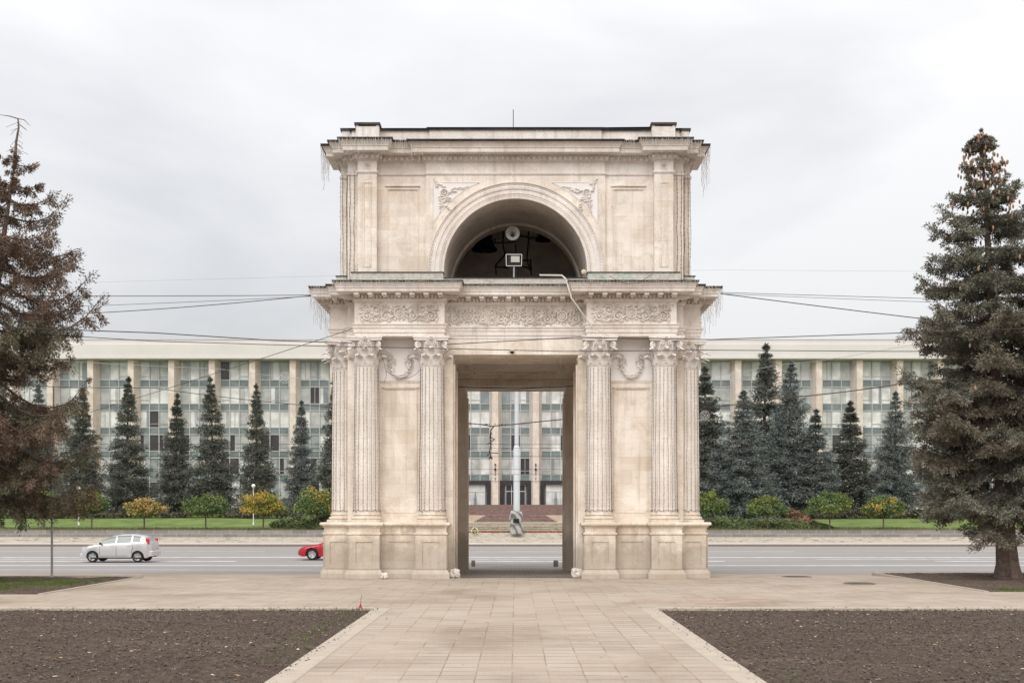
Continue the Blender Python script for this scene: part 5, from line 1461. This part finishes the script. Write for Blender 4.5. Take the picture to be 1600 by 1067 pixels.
# ------------------------------------------------------------ globe trees and shrubs
MG = leafmat('green maple leaves', (.058,.095,.032), (.105,.155,.055), (.175,.225,.085), .9)
MY = leafmat('yellow maple leaves', (.22,.18,.04), (.36,.28,.06), (.48,.36,.08), 1.2)
MO = leafmat('orange maple leaves', (.26,.17,.06), (.38,.27,.10), (.48,.36,.14), 1.2)
ML = leafmat('light green maple leaves', (.105,.14,.032), (.155,.185,.045), (.24,.24,.06), 1.1)
def crown_np(rx, rz, n, seed, leaf, fn=None, mats=2, yprob=None):
    rs = np.random.RandomState(seed); k = 90
    # leaf clumps over a flattened globe
    cd = rs.randn(k, 3); cd /= np.linalg.norm(cd, axis=1, keepdims=True); cd[:,2] = np.where(cd[:,2] < -.45, cd[:,2]*.5, cd[:,2])
    cr_ = (.50+.62*rs.rand(k)**.8)[:,None]; cc_ = cd*cr_*np.array([rx,rx,rz])*.86
    i = rs.randint(0, k, n); p = cc_[i]+rs.randn(n,3)*np.array([rx,rx,rz])*.12
    p[:,2] = np.maximum(p[:,2], -rz*.62+rs.rand(n)*.15)
    u = rs.randn(n,3); u /= np.linalg.norm(u,axis=1,keepdims=True); v = np.cross(u, rs.randn(n,3)); v /= np.linalg.norm(v,axis=1,keepdims=True)
    s = leaf*(.6+.8*rs.rand(n,1)); V = np.stack([p-u*s, p-v*s*.6, p+u*s, p+v*s*.6], 1).reshape(-1,3)
    if mats == 1: mi = np.zeros(n, int)
    else:
        hgt = (cc_[i,2]/rz+cd[i,0]*yprob[1]+yprob[2]); mi = (rs.rand(k)[i]*.8+rs.rand(n)*.2+hgt*.25 > yprob[0]).astype(int)
    return V, np.arange(4*n).reshape(-1,4), mi
def globe_tree(px, ytop, ybot, wpx, D, mats, yp, seed, label):
    c = at(px, (ytop+ybot)/2, D); z0 = lawn(c.x, D); rx = wpx*D/F/2; rz = (ybot-ytop)*D/F/2
    t = thing('globe_tree', (c.x, D, z0), label, 'tree', 'round clipped trees on the lawn')
    V, Fc, mi = crown_np(rx, rz, 5200, seed, .10, mats=2, yprob=yp); V = V+np.array([0,0,c.z-z0])
    np_mesh('crown', V, Fc, mats, t, mi=mi)
    b = MB(); r_ = random.Random(seed); zt_ = c.z-z0-rz*.5
    b.tube([(0,0,-.2),(.03,0,zt_*.5),(0,0,zt_)], [.085,.07,.06], 7)
    for k in range(9):
        a = k*.7; q = .55+.3*r_.random(); b.tube([(0,0,zt_-.1),(math.cos(a)*rx*q*.5,math.sin(a)*rx*q*.5,zt_+rz*.35),(math.cos(a)*rx*q,math.sin(a)*rx*q,zt_+rz*(.7+.5*r_.random()))], [.04,.03,.012], 4)
    b.build('trunk', BARK, t)
GT = [(68,768,812,60,101.4,(MG,ML),(.80,0,0),1,'green globe tree behind the drooping brown branches at the left'),
 (143,768,812,54,101.6,(MG,ML),(.66,-.35,0),2,'globe tree green with a yellowing left side, below the left globe lamp'),
 (225,779,812,58,101.4,(ML,MO),(.42,.2,.1),3,'orange tinged globe tree above the silver car'),
 (321,773,812,71,101.4,(MG,ML),(.86,0,0),4,'dark green flattened globe tree between the orange and the yellow one'),
 (411,769,812,68,101.4,(ML,MY),(.42,0,.2),5,'bright yellow globe tree left of the arch'),
 (496,760,818,74,102.0,(MG,MY),(.84,.2,.2),6,'largest globe tree, green with yellow patches, touching the left side of the arch'),
 (1106,769,812,56,102.0,(MG,ML),(.84,0,.1),7,'green globe tree touching the right side of the arch'),
 (1199,776,813,60,101.4,(MG,ML),(.70,-.4,.1),8,'small green globe tree with a yellow left edge, second right of the arch'),
 (1296,768,812,70,101.4,(MG,ML),(.76,0,.1),9,'large green globe tree third to the right of the arch'),
 (1380,775,813,62,101.4,(MG,MY),(.72,-.25,.3),10,'green globe tree with yellow top beside the big spruce'),
 (1590,775,813,60,101.4,(MG,ML),(.7,0,.1),11,'green globe tree behind the trunk of the big spruce')]
for a in GT: globe_tree(*a)
JUN = leafmat('juniper leaves', (.062,.088,.036), (.115,.15,.062), (.18,.21,.09), .8)
JBR = leafmat('brown cover plants', (.14,.085,.05), (.20,.12,.075), (.17,.14,.07), 1.0)
HDG = leafmat('low hedge leaves', (.060,.062,.042), (.10,.10,.07), (.15,.14,.10), .8)
def cover(name, x0, x1, y0, y1, h, n, mt, label, seed, leaf=.16, kind='stuff', cat='shrubs', spk=1):
    rs = np.random.RandomState(seed); cx, cy, rx, ry = (x0+x1)/2, (y0+y1)/2, (x1-x0)/2, (y1-y0)/2
    a = rs.rand(n)*6.28; q = rs.rand(n)**.5; x = cx+rx*q*np.cos(a); y = cy+ry*q*np.sin(a)
    hh = h*np.sqrt(np.clip(1-q**2,0.05,1))*(.5+.5*rs.rand(n))*(.75+.5*np.array([noise.noise(Vector((u*.9, v*.9, seed))) for u, v in zip(x, y)]))
    z = np.array([lawn(u, v) for u, v in zip(x, y)])+hh
    p = np.stack([x,y,z],-1); u = rs.randn(n,3); u[:,2] = np.abs(u[:,2])*.6; u /= np.linalg.norm(u,axis=1,keepdims=True); v = np.cross(u, rs.randn(n,3)); v /= np.linalg.norm(v,axis=1,keepdims=True)
    s = leaf*(.6+.8*rs.rand(n,1)); V = np.stack([p-u*s, p-v*s*.4, p+u*s, p+v*s*.4], 1).reshape(-1,3)
    o = np_mesh(name, V, np.arange(4*n).reshape(-1,4), mt); return tag(o, label, cat, kind=kind)
def juniper(px0, px1, y0, y1, h, n, mt, label, seed):
    D = (y0+y1)/2; cover('juniper_shrub', (px0-805.5)*D/F, (px1-805.5)*D/F, y0, y1, h, n, mt, label, seed, kind=None, cat='shrub')
juniper(425,520,103,114,.9,5200,JUN,'spreading juniper left of the arch behind the largest globe tree',1)
juniper(466,545,101.2,104,1.2,3200,JUN,'darker juniper mound at the foot of the arch on the left',2)
juniper(1085,1200,101.3,113,.9,5200,JUN,'spreading juniper carpet just right of the arch',3)
juniper(1160,1275,101.3,112,.75,4600,JUN,'spreading juniper under the second globe tree on the right',4)
juniper(1235,1300,101.2,106,.6,2200,JUN,'juniper edge in front of the third globe tree on the right',5)
juniper(1222,1282,103,112,.8,2600,JBR,'reddish brown low shrub between the junipers on the right',6)
juniper(1225,1262,116,120,1.5,900,JBR,'brown leaved bush under the blue spruces on the right',7)
for s, (a, b2) in ((-1,(-62,-11)),(1,(17,62))):
    for j in range(1):
        n = 15000; rs = np.random.RandomState(60+s); x = a+(b2-a)*rs.rand(n); y = 117.5+rs.rand(n)*2.0; hh = .85*rs.rand(n)**.5*(.8+.3*np.sin(x*.9))
        z = np.array([lawn(u, v) for u, v in zip(x, y)])+hh; p = np.stack([x,y,z],-1); u = rs.randn(n,3); u /= np.linalg.norm(u,axis=1,keepdims=True); v = np.cross(u, rs.randn(n,3)); v /= np.linalg.norm(v,axis=1,keepdims=True)
        sz = .13*(.6+.8*rs.rand(n,1)); V = np.stack([p-u*sz,p-v*sz*.6,p+u*sz,p+v*sz*.6],1).reshape(-1,3)
        tag(np_mesh('hedge', V, np.arange(4*n).reshape(-1,4), HDG), f'low dull green hedge at the back of the lawn {"left" if s<0 else "right"} of the arch', 'hedge')

# ------------------------------------------------------------ cars
PAINT_S = simple('silver car paint', (.58,.585,.59), .25, metal=.4, var=.02, spec=.6)
PAINT_R = simple('red car paint', (.42,.018,.035), .25, metal=.1, var=.03, spec=.6)
CGL = glass('car window glass', (.17,.205,.19), .06, .8); TYRE = simple('tyre rubber', (.018,.018,.018), .85); RIM = simple('alloy rim', (.50,.50,.51), .35, metal=.6, var=.1)
UND = simple('car underside', (.012,.012,.012), .9); PLA = simple('black trim', (.02,.02,.021), .6); HL = glass('headlight lens', (.58,.60,.62), .08, .8); TL = simple('tail lamp', (.55,.03,.04), .2, var=.1)
def car(root, L, W, top, belt, zlow, wheels, wr, paint, cab, hatch, pillars):
    """x runs from nose (0) to tail (L); top/belt: profile points; cab: window range"""
    xs = np.unique(np.concatenate([np.linspace(0, L, 57)]+[np.linspace(w-wr*1.22, w+wr*1.22, 15) for w in wheels])); hw = W/2
    T = lambda x: float(np.interp(x, *zip(*top))); Bl = lambda x: float(np.interp(x, *zip(*belt)))
    def wid(x):
        e = min(x, L-x); return hw*(1-.30*max(0, 1-e/.55)**2.2)
    prof = []; 
    for x in xs:
        zt_, zb_ = T(x), min(Bl(x), T(x)-.01); w = wid(x); zl = zlow+.10*max(0,1-x/.25)+.12*max(0,1-(L-x)/.3)
        for wx in wheels:
            q = wr*1.14; d = abs(x-wx)
            if d < q: zl = max(zl, wr+math.sqrt(q*q-d*d)-.01)
        zl = min(zl, zb_-.05); gh_ = zt_-zb_; inset = .30*min(1, gh_/.45)
        z3 = zb_-.05; z2 = (zl+z3)/2
        prof.append([(w*.955, zl), (w*.995, min(z2, z3-.02)), (w*1.0, z3-.03 if z3-.03 > z2 else z3-.01), (w*.965, zb_), (w*(1-inset*.55), zb_+gh_*.60), (w*(1-inset), zt_-gh_*.10), (w*(1-inset)-.14*min(1,gh_/.2), zt_), (0, zt_+.02*min(1,gh_/.1))])
    m = len(prof[0])
    for s in (-1, 1):
        pass
    vs = []; fs = []; fm = []
    for x, p in zip(xs, prof):
        for q in p: vs.append((x, -q[0], q[1]))
        for q in p[::-1][1:]: vs.append((x, q[0], q[1]))
    k = 2*m-1
    def inpil(x): return any(abs(x-p) < .045 for p in pillars)
    gl = MB(); glf = []
    for i in range(len(xs)-1):
        xm = (xs[i]+xs[i+1])/2
        for j in range(k-1):
            jj = j if j < m-1 else k-2-j
            win = jj in (3, 4) and cab[0] < xm < cab[1] and not inpil(xm)
            scr = jj in (5, 6) and (cab[2] < xm < cab[0]+.55 or hatch[0] < xm < hatch[1])
            (glf if win or scr else fs).append((i*k+j, (i+1)*k+j, (i+1)*k+j+1, i*k+j+1))
    fs.append(tuple(range(k))); fs.append(tuple((len(xs)-1)*k+j for j in range(k-1,-1,-1)))
    b = MB(); b.add(vs, fs); body = b.build('body', paint, root, smooth=True, ang=28)
    g_ = MB(); g_.add(vs, glf); g_.build('window', CGL, body, smooth=True, ang=28)
    b = MB(); b.box(.25, L-.25, -hw+.14, hw-.14, zlow+.03, .62)
    for wx in wheels: pass
    b.build('underbody', UND, root)
    for wx in wheels:
        for s in (-1, 1):
            b = MB(); y = s*(hw-.12)
            b.lathe([(wr*.66,-.10),(wr*.93,-.10),(wr,-.07),(wr,.07),(wr*.93,.10),(wr*.66,.10)], (wx,y,wr), 28, 'y', cap=False); wo_ = b.build('wheel', TYRE, root, smooth=True)
            b = MB(); b.lathe([(wr*.70,s*.095),(wr*.64,s*.085),(wr*.60,s*.03),(.07,s*.02),(.05,s*.06),(.0,s*.065)], (wx,y,wr), 28, 'y', cap=False)
            for a in range(5):
                an = a*2*PI/5; ca, sa = math.cos(an), math.sin(an); q = [(wx+ca*.04-sa*.04, y+s*.06, wr+sa*.04+ca*.04),(wx+ca*.04+sa*.04, y+s*.06, wr+sa*.04-ca*.04),(wx+ca*wr*.64+sa*.06, y+s*.085, wr+sa*wr*.64-ca*.06),(wx+ca*wr*.64-sa*.06, y+s*.085, wr+sa*wr*.64+ca*.06)]
                b.add(q, [(0,1,2,3)])
            b.build('rim', RIM, wo_, smooth=True)
    return body
def seam(parent, pts, r=.006):
    b = MB()
    for p in pts: b.tube(p, r, 4)
    return b.build('door_seam', PLA, parent)
# silver hatchback, nose to the left (-x)
Dc = 62.2; c = at(133, 878, Dc)
t = thing('silver_car', (c.x, Dc, g(Dc)+.0), 'silver compact hatchback driving left along the road', 'car')
top = [(0,.60),(.10,.75),(.45,.91),(.9,1.01),(1.05,1.06),(1.45,1.31),(1.8,1.46),(2.2,1.53),(2.8,1.54),(3.3,1.48),(3.64,1.39),(3.86,1.20),(3.98,.95),(4.02,.62)]
belt = [(0,.55),(.12,.70),(.5,.87),(.95,.97),(1.5,1.03),(2.6,1.08),(3.4,1.13),(3.86,1.10),(3.98,.9),(4.02,.58)]
body = car(t, 4.02, 1.72, top, belt, .24, [.72, 3.24], .31, PAINT_S, (1.02, 3.46, .98), (3.62, 3.9), (1.05, 2.06, 2.92, 3.46))
hw = .86
seam(body, [[(1.12,-hw-.002,.42),(1.15,-hw-.002,.9),(1.13,-hw*.965,1.0)],[(2.06,-hw-.002,.34),(2.06,-hw-.002,1.0)],[(2.90,-hw-.002,.50),(2.98,-hw-.002,.8),(2.95,-hw,1.05)],[(1.12,-hw-.002,.36),(2.7,-hw-.002,.36)]])
b = MB(); b.bbox(1.75,1.93,-hw-.025,-hw+.01,.88,.91,.006); b.bbox(2.68,2.86,-hw-.025,-hw+.01,.90,.93,.006); b.build('door_handle', PAINT_S, body)
b = MB(); b.ball((1.22,-hw-.10,1.04), .085, 8, (1,1.1,.8)); b.tube([(1.22,-hw+.04,1.0),(1.22,-hw-.06,1.02)], .02, 5); b.build('mirror', PLA, body, smooth=True)
for s in (-1, 1):
    b = MB(); b.ball((.24, s*.60, .74), .13, 10, (1.3,1.2,.85)); b.build('headlight', HL, body, smooth=True)
    b = MB(); b.bbox(3.66,3.88,s*.73-.05,s*.73+.05,1.0,1.32,.03); b.build('tail_lamp', TL, body)
b = MB(); b.bbox(-.04,.3,-.72,.72,.24,.50,.05); b.bbox(3.75,4.06,-.74,.74,.34,.64,.05); b.build('bumper', PAINT_S, body)
b = MB(); b.box(.6,3.5,-hw+.01,-hw+.05,.20,.27); b.build('sill', PLA, body)
# red saloon, only its nose shows past the arch
Dc = 65.2; c = at(469, 874, Dc)
t = thing('red_car', (c.x, Dc, g(Dc)), 'red car driving left, only its bonnet and front wheel visible beside the arch', 'car')
top = [(0,.52),(.10,.66),(.45,.80),(1.2,.92),(1.35,.97),(1.9,1.28),(2.3,1.40),(2.9,1.42),(3.5,1.33),(4.0,1.08),(4.4,1.02),(4.6,.9),(4.66,.55)]
belt = [(0,.46),(.10,.6),(.45,.74),(1.3,.88),(2.5,.93),(4.0,.98),(4.4,.96),(4.6,.84),(4.66,.5)]
body = car(t, 4.66, 1.78, top, belt, .20, [.86, 3.52], .33, PAINT_R, (1.38, 3.95, 1.33), (3.55, 4.05), (1.42, 2.5, 3.4, 3.9))
for s in (-1, 1):
    b = MB(); b.ball((.26, s*.62, .63), .13, 10, (1.5,1.1,.6)); b.build('headlight', HL, body, smooth=True)
seam(body, [[(1.32,-.892,.36),(1.36,-.892,.86)]])
